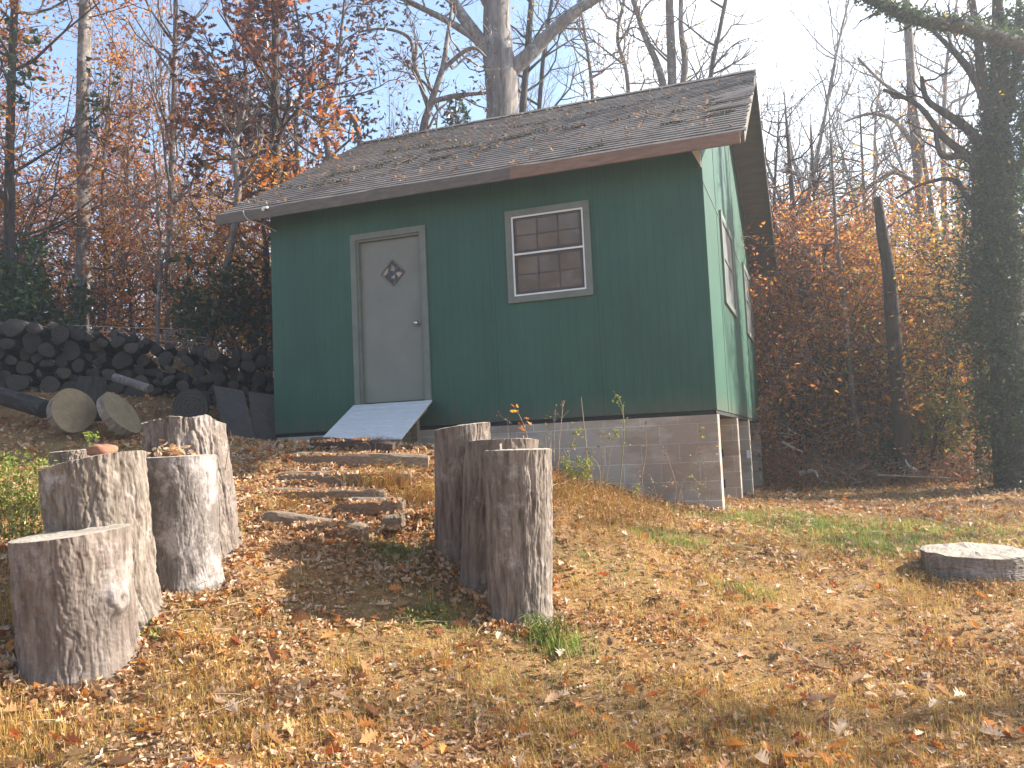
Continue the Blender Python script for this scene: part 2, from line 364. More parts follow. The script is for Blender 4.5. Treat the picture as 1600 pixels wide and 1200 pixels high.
M['lf_yellow'] = mat_leaf('yellow_leaves', [(.58, .40, .06), (.50, .36, .08), (.40, .28, .06), (.60, .28, .06), (.34, .34, .07)], .5, .45)
M['lf_green'] = mat_leaf('evergreen_leaves', [(.035, .065, .022), (.05, .09, .028), (.025, .05, .02), (.07, .11, .035), (.045, .075, .03)], .3, .3)
M['lf_ivy'] = mat_leaf('ivy_leaves', [(.055, .09, .03), (.075, .12, .035), (.04, .065, .028), (.10, .13, .045), (.06, .10, .035)], .45, .35)
M['lf_lime'] = mat_leaf('yellow_green_leaves', [(.20, .25, .05), (.28, .30, .06), (.15, .19, .04), (.34, .26, .07), (.24, .28, .06)], .5, .45)
M['lf_dry'] = mat_leaf('dry_brown_leaves', [(.22, .12, .06), (.30, .17, .09), (.16, .09, .05), (.34, .22, .13)], .4, .5)
M['moss'] = mat_leaf('moss_clumps', [(.07, .07, .035), (.09, .08, .045), (.06, .055, .035), (.11, .09, .06), (.08, .065, .045)], .1, .9)
M['twig'] = mat_plain('dry_stem', (.20, .14, .09), (.36, .27, .18), 20, .9, .2)
M['stem_green'] = mat_plain('green_stem', (.14, .15, .05), (.25, .24, .10), 20, .8, .2)

# ---------------------------------------------------------------- terrain
W, D, HE, HR, OY, OX, OXL = 5.493, 6.985, 2.807, 5.033, 0.349, 0.484, 0.568
ctl = [tuple(S(*q)) for q in [
    (100, 1200, 3.6), (800, 1200, 3.9), (1500, 1200, 3.9), (110, 1035, 4.5), (170, 955, 4.9), (290, 905, 5.4), (320, 860, 5.8),
    (810, 965, 5.6), (720, 870, 6.3), (1520, 892, 6.8), (1620, 885, 6.8), (1430, 895, 6.9), (1100, 1000, 5.25), (1300, 900, 6.8), (560, 900, 5.7), (600, 1050, 4.6), (400, 1100, 4.05),
    (1000, 900, 6.2), (1000, 800, 8.3), (1600, 800, 10), (500, 850, 6.1), (480, 822, 6.5), (560, 792, 7.0), (500, 768, 7.2), (540, 745, 7.6),
    (540, 715, 8.0), (545, 692, 8.35), (690, 700, 8.2), (60, 765, 7.0), (100, 660, 10.3), (0, 660, 10.3), (400, 690, 10.3), (300, 690, 9.5), (640, 800, 7.0),
    (880, 745, 8.5), (780, 730, 8.2), (930, 820, 7.2),
    (130, 560, 15), (300, 560, 14), (0, 560, 14), (-200, 640, 10), (1250, 712, 18), (1400, 712, 20), (1600, 715, 20), (1250, 742, 15.5)]]
ctl += [(0.05, 0, -1.09), (-.87, 0, -.94), (-1.8, -.1, -.66), (-3, -.2, -.34), (-4.2, -.2, -.2), (-5.45, 0, -.22), (0, 2.6, -1.15), (0, 4.47, -1.22), (0, 6.9, -1.28),
        (-5.5, 4, .1), (-5.5, 7, .3), (-3, 9, -.1), (2.14, 6.3, -1.22), (5, 2, -1.5), (6, -3, -1.8), (1, -9, -1.95), (-3, -9, -1.75), (5, -9, -2.1), (-6, -6, -1.1), (-8, -3, -.4),
        (0, -16, -2.6), (-12, -14, -2.0), (12, -14, -3), (14, 4, -1.5), (14, 20, -.6), (-4, 22, 1.2), (-18, 20, 2.2), (-18, 4, 1.6), (-25, -5, 1), (0, 45, 1.6), (-30, 45, 3), (30, 45, .6), (45, 10, -1), (-50, 10, 3), (60, 70, 1), (-60, 70, 3), (0, 90, 2), (0, -50, -4), (-50, -50, -2), (50, -50, -4)]
ctl = np.array(ctl)
def _phi(r): return r
_d = np.linalg.norm(ctl[:, None, :2] - ctl[None, :, :2], axis=2)
_n = len(ctl); _A = np.zeros((_n + 3, _n + 3)); _A[:_n, :_n] = _phi(_d) - np.eye(_n) * .25
_A[:_n, _n:] = np.c_[ctl[:, :2], np.ones(_n)]; _A[_n:, :_n] = _A[:_n, _n:].T
_w = np.linalg.solve(_A, np.r_[ctl[:, 2], 0, 0, 0])
def gz(x, y):
    x = np.atleast_1d(np.asarray(x, float)).ravel(); y = np.atleast_1d(np.asarray(y, float)).ravel()
    out = np.empty(len(x))
    for i in range(0, len(x), 20000):
        X = x[i:i + 20000]; Y = y[i:i + 20000]
        r = np.sqrt((X[:, None] - ctl[:, 0]) ** 2 + (Y[:, None] - ctl[:, 1]) ** 2)
        out[i:i + 20000] = _phi(r) @ _w[:_n] + X * _w[_n] + Y * _w[_n + 1] + _w[_n + 2]
    return out + (fbm(x * 1.6 + 50, y * 1.6 + 50, 1) - .45) * .07 + (fbm(x * 5 + 50, y * 5 + 50, 3) - .45) * .085
_gz0 = gz
_stp = [S(560, 700, 8.0), S(540, 735, 7.4), S(520, 765, 7.0), S(570, 790, 6.75), S(480, 825, 6.3)]
def gz(x, y):
    z = _gz0(x, y); x = np.atleast_1d(np.asarray(x, float)).ravel(); y = np.atleast_1d(np.asarray(y, float)).ravel(); dip = np.zeros(len(x))
    for p in _stp: dip = np.maximum(dip, np.exp(-(((x - p[0]) / .75) ** 4 + ((y - p[1]) / .35) ** 4)))
    return z - .065 * dip
def g1(x, y): return float(gz(x, y)[0])
def hpt(px, d):
    """ground point under the image column px at depth d"""
    p = S(px, 700, d); return np.array([p[0], p[1], g1(p[0], p[1])])

nr, na = 330, 420
rr = np.concatenate([[0], np.geomspace(.5, 130, nr)]); aa = np.linspace(0, 2 * np.pi, na, endpoint=False)
# finer spacing in angle toward the view
aa = aa + .55 * np.sin(aa - R_(109.7)) * -1.0
gx = CC[0] + rr[1:, None] * np.cos(aa); gy = CC[1] + rr[1:, None] * np.sin(aa)
gv = np.stack([gx, gy, gz(gx, gy).reshape(gx.shape)], -1).reshape(-1, 3)
idx = np.arange(nr * na).reshape(nr, na)
q = np.stack([idx[:-1], idx[1:], np.roll(idx, -1, 1)[1:], np.roll(idx, -1, 1)[:-1]], -1).reshape(-1, 4)
g = MB(); g.add(gv, q)
cen = np.array([[CC[0], CC[1], g1(CC[0], CC[1])]]); g.v.append(cen); ci = g.n; g.n += 1
g.f.append(np.array([[ci, idx[0, i], idx[0, (i + 1) % na]] for i in range(na)])); g.m.append(np.zeros(na, int))
tag(g.build('ground', M['ground'], smooth=True), kind='structure', label='sloping yard of dry grass and soil under fallen leaves')

# ---------------------------------------------------------------- the shed
shed = empty('shed', (-W / 2, D / 2, -1.2))
tag(shed, 'small green wooden shed with shingle roof on concrete block foundation', 'shed')
TH = .1
RS = (HR - HE) / (D / 2 + OY)          # roof slope
def zroof(y):                            # underside of the roof deck
    return HE - .055 + ((y + OY) if y <= D / 2 else (D + OY - y)) * RS
dx0, dx1, dz0, dz1 = -4.318 + .075, -4.318 + 1.03 - .075, .305, .305 + 2.03
mb = MB()
zt = zroof(0)
mb.box((-W, 0, 0), (dx0, TH, zt)); mb.box((dx1, 0, 0), (0, TH, zt)); mb.box((dx0, 0, dz1), (dx1, TH, zt)); mb.box((dx0, 0, 0), (dx1, TH, dz0))
mb.build('front_wall', M['siding'], shed)
def gable(x0, x1):
    m_ = MB(); zr = zroof(D / 2)
    ys = [TH, D - TH, D - TH, D / 2, TH]; zs = [0, 0, zroof(D - TH), zr, zroof(TH)]
    v = [(x0, y, z) for y, z in zip(ys, zs)] + [(x1, y, z) for y, z in zip(ys, zs)]
    m_.add(v, [(0, 4, 3, 2, 1)]); m_.add(v, [(5, 6, 7, 8, 9)])
    m_.add(v, [(i, (i + 1) % 5, (i + 1) % 5 + 5, i + 5) for i in range(5)])
    return m_
gable(-TH, 0).build('gable_wall', M['siding'], shed)
gable(-W, -W + TH).build('gable_wall', M['siding'], shed)
mb = MB(); mb.box((-W, D - TH, 0), (0, D, zroof(D))); mb.build('back_wall', M['siding'], shed)
mb = MB(); mb.box((-W + .01, .01, -.045), (-.01, D - .01, -.003)); mb.build('floor_deck', M['dark'], shed)
# seams on the gable
mb = MB(); mb.box((.001, .0, 2.435), (.007, D - .0, 2.447)); mb.box((.001, 1.22, 2.45), (.006, 1.228, 3.4)); mb.box((.001, 1.216, 0), (.005, 1.223, 2.43)); mb.box((.001, 3.66, 0), (.005, 3.667, 2.43)); mb.box((.001, 3.66, 2.45), (.006, 3.667, 4.6))
mb.build('panel_joint', M['trim'], shed)
# eave bracket scrap at the corner
mb = MB(); mb.add([(-.10, -.03, 2.80), (-.005, -.03, 2.80), (-.005, -.03, 2.60), (-.10, -.012, 2.80), (-.005, -.012, 2.80), (-.005, -.012, 2.60)], [(0, 2, 1), (3, 4, 5)])
mb.add([(-.10, -.03, 2.80), (-.005, -.03, 2.80), (-.005, -.03, 2.60), (-.10, -.012, 2.80), (-.005, -.012, 2.80), (-.005, -.012, 2.60)], [(0, 1, 4, 3), (1, 2, 5, 4), (2, 0, 3, 5)])
mb.build('corner_gusset', M['white'], shed)
# foundation
mb = MB(); mb.box((-W + .02, .012, -1.9), (-.004, .205, -.048)); mb.build('foundation_wall', M['block'], shed)
for y0, wd in ((2.30, .42), (4.28, .42), (6.74, .8)):
    mb = MB(); mb.box((-wd, y0, -1.9), (-.004 - .0, y0 + .2, -.048)); mb.build('block_pier', M['block'], shed)
for y0, wd in ((2.30, .42), (4.28, .42), (6.74, .42)):
    for xx in (-2.8, -5.4):
        mb = MB(); mb.box((xx, y0, -1.9), (xx + .4, y0 + .2, -.048)); mb.build('block_pier', M['block'], shed)
# core slots in the side of two piers
for y0, z0 in ((2.296, -.55), (2.296, -.95)):
    mb = MB(); mb.box((-.22, y0, z0), (-.20, y0 + .003, z0 + .11)); mb.build('core_slot', M['dark'], shed)
mb = MB(); mb.box((-.06, 4.266, -.62), (-.0, 4.277, -.50)); tg = mb.build('paper_tag', M['white'], shed)
# roof
roof = None
rng = np.random.RandomState(3)
mb = MB(); XL, XR = -W - OXL, OX; ex = .1199
def slope_strip(front):
    nrow = 33; nx = 90
    xs = np.linspace(XL, XR, nx)
    Ltot = D / 2 + OY
    for i in range(nrow):
        a = i / nrow * Ltot; b_ = (i + 1) / nrow * Ltot + .015
        if b_ > Ltot: b_ = Ltot
        jit = (rng.rand(nx) - .5) * .006; lift = .002 + rng.rand(nx) * .004
        if i == 0: jit = (vnoise(xs * 3, xs * 0, 2) - .5) * .05
        ya = -OY + a + jit; yb = -OY + b_ + xs * 0
        za = HE + a * RS + .012 + lift; zb = HE + b_ * RS + .004 + xs * 0
        xs2 = xs.copy(); xs2[-1] += rng.uniform(-.025, .015); xs2[0] += rng.uniform(-.01, .02)
        if not front: ya = D - ya; yb = D - yb
        v = np.concatenate([np.stack([xs2, ya, za], 1), np.stack([xs2, yb, zb], 1), np.stack([xs2, ya, za - .012], 1)])
        k = np.arange(nx - 1)
        f1 = np.stack([k, k + 1, k + 1 + nx, k + nx], 1); f2 = np.stack([k + 2 * nx, k + 1 + 2 * nx, k + 1, k], 1)
        if not front: f1 = f1[:, ::-1]; f2 = f2[:, ::-1]
        mb.add(v, f1); mb.add(v, f2)
slope_strip(True); slope_strip(False)
k = 60; xs = np.linspace(XL, XR, k)   # ridge cap
v = []
for x in xs:
    dz = rng.uniform(-.004, .006)
    v += [(x, D / 2 - .13, HR - .13 * RS + .03 + dz), (x, D / 2, HR + .035 + dz), (x, D / 2 + .13, HR - .13 * RS + .03 + dz)]
f = []
for i in range(k - 1): a = 3 * i; f += [(a, a + 3, a + 4, a + 1), (a + 1, a + 4, a + 5, a + 2)]
mb.add(v, f)
roof = mb.build('roof', M['shingle'], shed)
def deck(x0, x1, t0, t1, name, mat):
    m_ = MB()
    for fr in (True, False):
        def pt(x, s, dz):
            y = -OY + s; y = y if fr else D - y
            return (x, y, HE + s * RS + dz)
        L = D / 2 + OY
        v = [pt(x0, .0, t0), pt(x1, .0, t0), pt(x1, L, t0), pt(x0, L, t0), pt(x0, .0, t1), pt(x1, .0, t1), pt(x1, L, t1), pt(x0, L, t1)]
        if not fr: v = [v[1], v[0], v[3], v[2], v[5], v[4], v[7], v[6]]
        m_.hexa(v)
    return m_.build(name, mat, roof)
deck(XL + .03, XR - .03, -.05, .0, 'roof_deck', M['soffit'])
# fascia: front (weathered left, bare right), back
xs_ = -2.06
mb = MB(); mb.box((XL + .005, -OY - .018, HE - .125), (xs_, -OY + .004, HE + .006)); mb.build('fascia', M['fascia'], roof, bevel=.003)
mb = MB(); mb.box((xs_, -OY - .024, HE - .128), (XR - .045, -OY + .004, HE + .004)); o = mb.build('fascia', M['fascia_raw'], roof, bevel=.003); o['label'] = 'bare reddish replacement fascia board'
mb = MB(); mb.box((XL + .005, D + OY - .004, HE - .125), (XR - .005, D + OY + .02, HE + .006)); mb.build('fascia', M['fascia'], roof)
for x0, x1 in ((XR - .028, XR - .006), (XL + .006, XL + .028)):
    for fr in (True, False):
        m_ = MB(); L = D / 2 + OY; s0 = .03
        yy = [(-OY + s0), D / 2]; yy = yy if fr else [D + OY - s0, D / 2]
        z = [HE + s0 * RS, HR]
        v = [(x0, yy[0], z[0] - .13), (x1, yy[0], z[0] - .13), (x1, yy[1], z[1] - .13), (x0, yy[1], z[1] - .13), (x0, yy[0], z[0] + .002), (x1, yy[0], z[0] + .002), (x1, yy[1], z[1] + .002), (x0, yy[1], z[1] + .002)]
        if not fr: v = [v[1], v[0], v[3], v[2], v[5], v[4], v[7], v[6]]
        m_.hexa(v); m_.build('rake_board', M['fascia'], roof)
# rafter nailer strip close to the wall on the gable soffit
for fr in (True, False):
    m_ = MB(); yy = [0, D / 2] if fr else [D, D / 2]; z = [zroof(0) - .002, zroof(D / 2) - .002]; x0, x1 = .004, .035
    v = [(x0, yy[0], z[0] - .06), (x1, yy[0], z[0] - .06), (x1, yy[1], z[1] - .06), (x0, yy[1], z[1] - .06), (x0, yy[0], z[0]), (x1, yy[0], z[0]), (x1, yy[1], z[1]), (x0, yy[1], z[1])]
    if not fr: v = [v[1], v[0], v[3], v[2], v[5], v[4], v[7], v[6]]
    m_.hexa(v); m_.build('frieze_board', M['soffit'], roof)
# bits on the fascia: white clip and black cable loop at the left end
mb = MB(); p = np.array([-5.28, -OY - .02, HE + .0]); mb.box(p - [.045, .03, .02], p + [.03, 0, .012]); mb.box(p - [.045, .045, .045], p + [-.02, -.01, -.015]); mb.build('fascia_clip', M['white'], roof, bevel=.004)
mb = MB(); mb.tube([(-5.62, -OY - .03, HE + .0), (-5.60, -OY - .035, HE - .06), (-5.55, -OY - .03, HE - .12), (-5.46, -.2, HE - .15), (-5.4, -.01, HE - .2)], [.008] * 5, 6); mb.build('cable', M['grey_wire'], roof, smooth=True)
# torn shingle bits at the right rake
mb = MB()
for s, l, t in ((1.7, .22, .05), (1.95, .3, .03), (1.25, .2, .02)):
    y = -OY + s; z = HE + s * RS + .03
    mb.hexa([(XR - .45, y, z), (XR + .03, y + .02, z + t * .4), (XR + .02, y + l * .7, z + l * .7 * RS + t), (XR - .5, y + l * .5, z + l * .5 * RS)] + [(XR - .45, y, z + .008), (XR + .03, y + .02, z + .008 + t * .4), (XR + .02, y + l * .7, z + l * .7 * RS + .01 + t), (XR - .5, y + l * .5, z + l * .5 * RS + .008)])
mb.build('torn_shingle', M['shingle'], roof)
# door
door = MB(); door.box((dx0 + .028, .045, dz0 + .01), (dx1 - .028, .085, dz1 - .028)); door = door.build('door', M['door'], shed, bevel=.002)
mb = MB(); c_ = -4.318; mb.box((c_, -.022, dz0 - .02), (dx0 - .0, -.0, dz1 + .075)); mb.box((dx1, -.022, dz0 - .02), (c_ + 1.03, -.0, dz1 + .075)); mb.box((dx0 + .0005, -.0215, dz1), (dx1 - .0005, -.0, dz1 + .0745))
mb.box((dx0, -.0, dz0), (dx0 + .026, TH, dz1)); mb.box((dx1 - .026, 0, dz0), (dx1, TH, dz1)); mb.box((dx0 + .0265, 0, dz1 - .026), (dx1 - .0265, TH, dz1 - .0005))
mb.build('door_frame', M['trim'], shed)
cx_, cz_ = -3.765, 1.888; r_ = .165
def diamond(r0, r1, y0, y1, m_):
    a = [(cx_ - r0, cz_), (cx_, cz_ - r0), (cx_ + r0, cz_), (cx_, cz_ + r0)]; b = [(cx_ - r1, cz_), (cx_, cz_ - r1), (cx_ + r1, cz_), (cx_, cz_ + r1)]
    v = [(x, y0, z) for x, z in a] + [(x, y0, z) for x, z in b] + [(x, y1, z) for x, z in a]
    m_.add(v, [(i, (i + 1) % 4, (i + 1) % 4 + 4, i + 4) for i in range(4)]); m_.add(v, [(i, i + 8, (i + 1) % 4 + 8, (i + 1) % 4) for i in range(4)])
mb = MB(); diamond(r_, r_ - .022, .03, .046, mb); dw = mb.build('diamond_window', M['fascia'], door)
m, nt, b = newmat('leaded_glass'); v = coords(nt, (1, .01, 1)); vo = N(nt, 'ShaderNodeTexVoronoi'); vo.inputs['Scale'].default_value = 22; nt.links.new(v, vo.inputs[0])
C2(nt, b, ramp(nt, vo.outputs['Color'], [(.45, (.015, .013, .012)), (.62, (.10, .07, .05)), (.8, (.36, .29, .22))])); b.inputs['Roughness'].default_value = .15; bump(nt, b, vo.outputs['Distance'], .6, .01)
mb = MB(); r2 = r_ - .02; mb.add([(cx_ - r2, .040, cz_), (cx_, .040, cz_ - r2), (cx_ + r2, .040, cz_), (cx_, .040, cz_ + r2)], [(0, 1, 2, 3)]); mb.build('pane', m, dw)
kx, kz = dx1 - .095, 1.235
mb = MB(); mb.tube([(kx, .047, kz), (kx, .035, kz)], [.033, .033], 20); mb.tube([(kx, .037, kz), (kx, .008, kz), (kx, -.006, kz), (kx, -.022, kz), (kx, -.035, kz), (kx, -.04, kz)], [.012, .012, .026, .030, .022, .001], 16)
mb.build('door_knob', M['steel'], door, smooth=True)
# front window
def window(x0, z0, ww, wh, side=None):
    """window in the plane y=0, or in the plane x=0 when side is given"""
    def T(m_):
        if side is not None:
            for a in m_.v:
                x = a[:, 0].copy(); y = a[:, 1].copy(); a[:, 0] = -y; a[:, 1] = x
        return m_
    m_ = MB(); c = .075; t = -.03
    m_.box((x0, t, z0), (x0 + c, -.0, z0 + wh)); m_.box((x0 + ww - c, t, z0), (x0 + ww, -.0, z0 + wh)); m_.box((x0 + c + .0005, t + .002, z0), (x0 + ww - c - .0005, -.0, z0 + c)); m_.box((x0 + c + .0005, t + .002, z0 + wh - c), (x0 + ww - c - .0005, -.0, z0 + wh))
    wn_ = T(m_).build('window', M['trim'], shed, bevel=.002)
    a0, a1, b0, b1 = x0 + c, x0 + ww - c, z0 + c, z0 + wh - c; s = .018
    m_ = MB(); m_.box((a0, -.024, b0), (a0 + s, -.006, b1)); m_.box((a1 - s, -.024, b0), (a1, -.006, b1)); m_.box((a0 + s, -.0235, b0), (a1 - s, -.006, b0 + s)); m_.box((a0 + s, -.0235, b1 - s), (a1 - s, -.006, b1))
    mid = (b0 + b1) / 2 + .02; m_.box((a0 + s, -.023, mid - .010), (a1 - s, -.006, mid + .010))
    T(m_).build('storm_frame', M['white'] if side is None else M['trim'], wn_)
    for (p0, p1) in ((b0 + s, mid - .010), (mid + .010, b1 - s)):
        m_ = MB(); m_.box((a0 + s, -.009, p0), (a1 - s, -.003, p1)); pn = T(m_).build('pane', M['glass'] if side is None else M['glass_side'], wn_)
        if side is not None: continue
        m_ = MB(); e = .035
        xa, xb = a0 + s, a1 - s
        m_.box((xa, -.0135, p0), (xa + e, -.0095, p1)); m_.box((xb - e, -.0135, p0), (xb, -.0095, p1)); m_.box((xa + e, -.013, p0), (xb - e, -.0095, p0 + e)); m_.box((xa + e, -.013, p1 - e * .8), (xb - e, -.0095, p1))
        for i in (1, 2):
            xm = xa + e + (xb - xa - 2 * e) * i / 3; m_.box((xm - .007, -.0125, p0 + e), (xm + .007, -.0095, p1 - e * .8))
        zm = (p0 + p1) / 2; m_.box((xa + e, -.0120, zm - .006), (xb - e, -.0095, zm + .006))
        T(m_).build('muntins', M['muntin'], wn_)
    return wn_
M['muntin'] = mat_plain('dark_sash', (.035, .028, .026), (.06, .05, .046), 8, .6, .1)
window(-2.2637, 1.3473, 1.0041, 1.0773)
window(1.58, 1.37, 1.52, 1.17, side=1); window(5.02, 1.37, 1.46, 1.17, side=1)
# roof litter
def litter_on_roof():
    rng = np.random.RandomState(11); m_ = MB(); n = 900
    x = rng.uniform(XL + .1, XR - .1, n); s = rng.uniform(.05, 3.7, n)
    keep = rng.rand(n) < .35 + .65 * (fbm(x * 1.5 + 20, s * 2 + 20, 2) > .5)
    x, s = x[keep], s[keep]; n = len(x)
    pos = np.stack([x, -OY + s, HE + s * RS + .035], 1)
    scatter(m_, LEAF8_V, LEAF8_F, pos, rand_rot(rng, n, 0, 1.3), rng.uniform(.03, .075, n))
    # twigs
    for i in range(45):
        px_ = rng.uniform(XL + .2, XR - .3); ss = rng.uniform(.3, 3.2); a = rng.uniform(0, 3.14); L = rng.uniform(.08, .3)
        pts = [(px_ + math.cos(a) * L * t, -OY + ss + math.sin(a) * L * t, HE + (ss + math.sin(a) * L * t) * RS + .04 + rng.rand() * .015) for t in (0, .35, .7, 1)]
        m_.tube(pts, [.004, .004, .003, .002], 4)
    tag(m_.build('roof_leaf_litter', M['lf_dry']), 'dry leaves and twigs scattered over the shingle roof', 'leaf litter', kind='stuff')
    m_ = MB(); pts = []
    # moss rows following shingle courses, mostly upper left and middle
    for (xa, xb, s0, dens, wd) in ((-5.2, -3.9, 1.5, 900, .10), (-5.7, -4.6, .8, 350, .07), (-4.2, -1.6, 1.75, 1100, .05), (-3.6, -2.7, 1.30, 500, .06), (-1.5, .2, 1.6, 300, .05), (-1.9, -1.0, .38, 260, .05), (-5.9, -3.4, 3.6, 1200, .13), (-4.9, -3.9, 2.4, 500, .09), (-3.0, -.6, 2.7, 300, .05), (-.8, .35, .95, 300, .03)):
        x = rng.uniform(xa, xb, int(dens * .45)); dens = len(x); s = s0 + rng.normal(0, wd, dens) + (x - xa) * .02 + (fbm(x * 1.3 + s0 * 9, x * 0 + 3, 5) - .45) * .5
        kk = fbm(x * 5 + 9, s * 9 + 3, 1) > .44; pts.append(np.stack([x[kk], s[kk]], 1))
    P = np.concatenate(pts); P = P[(P[:, 1] > .02) & (P[:, 1] < 3.8)]; n = len(P)
    pos = np.stack([P[:, 0], -OY + P[:, 1], HE + P[:, 1] * RS + .025], 1)
    tv = [(0, 0, .5), (.5, 0, 0), (-.25, .43, 0), (-.25, -.43, 0)]; tf = [(0, 1, 2), (0, 2, 3), (0, 3, 1)]
    scatter(m_, tv, tf, pos, rand_rot(rng, n, 0, .6), rng.uniform(.015, .045, n))
    m_.build('moss', M['moss'], roof)
litter_on_roof()

# ---------------------------------------------------------------- ramp and timber steps
mb = MB()
A = np.array([-4.33, -.03, .30]); B = np.array([-3.27, -.03, .30])          # top edge at the door
Cc = S(502, 685, 9.05); Dd = S(627, 684, 8.75)
nb = 7
for i in range(nb):
    t0, t1 = i / nb, (i + 1) / nb - .022
    a0 = A + (Cc - A) * t0; a1 = A + (Cc - A) * t1; b0 = B + (Dd - B) * t0; b1 = B + (Dd - B) * t1
    dn = np.array([0, -.01, -.028]); mb.hexa([a1 + dn, b1 + dn, b0 + dn, a0 + dn, a1, b1, b0, a0])
rp = empty('entry_ramp', tuple((Cc + Dd) / 2)); tag(rp, 'short white board ramp sloping down from the shed door', 'ramp')
mb.build('deck_boards', M['ramp'], rp, bevel=.002)
for (P0, P1) in ((A, Cc), (B, Dd)):
    mb = MB(); sh = np.array([.05 if P0 is A else -.09, 0, -.03]); a = P0 + sh + (0, -.03, 0); b = P1 + sh; wd = np.array([.04, 0, 0]); dn = np.array([0, 0, -.09])
    mb.hexa([b + dn * .3, b + wd + dn * .3, a + wd + dn, a + dn, b, b + wd, a + wd, a]); mb.build('stringer', M['timber'], rp)
mb = MB(); p = B + (Dd - B) * .35 + np.array([-.09, 0, -.03]); mb.box(p + [-.05, -.03, -.75], p + [.03, .04, -.01]); mb.build('support_post', M['timber'], rp)

def timber(px0, py0, d0, px1, py1, d1, h, mat, label, seed, dep=.15):
    """railway-tie like step with an eroded, uneven upper edge, front upper edge between two image points"""
    rng = np.random.RandomState(seed); a = S(px0, py0, d0); b = S(px1, py1, d1)
    ax = b - a; L = np.linalg.norm(ax); ax /= L; bk = np.cross([0, 0, 1], ax); bk /= np.linalg.norm(bk); up = np.array([0, 0, 1.0])
    n = 26; k = 14; V = np.zeros((n, k, 3))
    for i in range(n):
        t = i / (n - 1); c = a + ax * L * t
        en = .8 + .2 * min(1, min(t, 1 - t) * 14)
        for j in range(k):
            an = 2 * math.pi * j / k; sx = np.sign(math.cos(an)) * abs(math.cos(an)) ** .55; sy = np.sign(math.sin(an)) * abs(math.sin(an)) ** .55
            rr_ = en * (1 + (fbm(np.array([t * 9 + seed]), np.array([j * .8]), seed)[0] - .45) * .22)
            V[i, j] = c + bk * (dep / 2 + sx * dep / 2 * rr_) + up * (-h / 2 + sy * h / 2 * rr_)
    idx = np.arange(n * k).reshape(n, k); q = np.stack([idx[:-1], np.roll(idx, -1, 1)[:-1], np.roll(idx, -1, 1)[1:], idx[1:]], -1).reshape(-1, 4)
    m_ = MB(); m_.add(V.reshape(-1, 3), q); m_.add(V[0], [tuple(range(k))[::-1]]); m_.add(V[-1], [tuple(range(k))])
    o = m_.build('step_timber', mat); tag(o, label, 'step', 'timber steps up to the shed door'); return o
timber(482, 682, 8.5, 612, 690, 8.2, .12, M['timber_dark'], 'dark reddish timber at the foot of the white ramp, topmost step', 1)
timber(455, 706, 8.0, 668, 709, 7.9, .17, M['timber'], 'grey timber step just below the dark topmost one', 2)
timber(436, 736, 7.55, 640, 735, 7.5, .16, M['timber'], 'long weathered timber step in the middle of the flight', 3)
timber(420, 762, 7.2, 600, 764, 7.15, .13, M['timber'], 'thin half buried timber step under the long middle one', 4)
timber(535, 777, 6.95, 628, 778, 6.9, .16, M['timber'], 'short timber step sunk in leaves at the right of the flight', 5)
timber(410, 797, 6.55, 575, 822, 6.4, .17, M['timber'], 'lowest timber step, tilted down to the right among leaves', 6)
timber(594, 806, 6.6, 630, 804, 6.6, .12, M['timber'], 'small timber block beside the lowest step', 7)

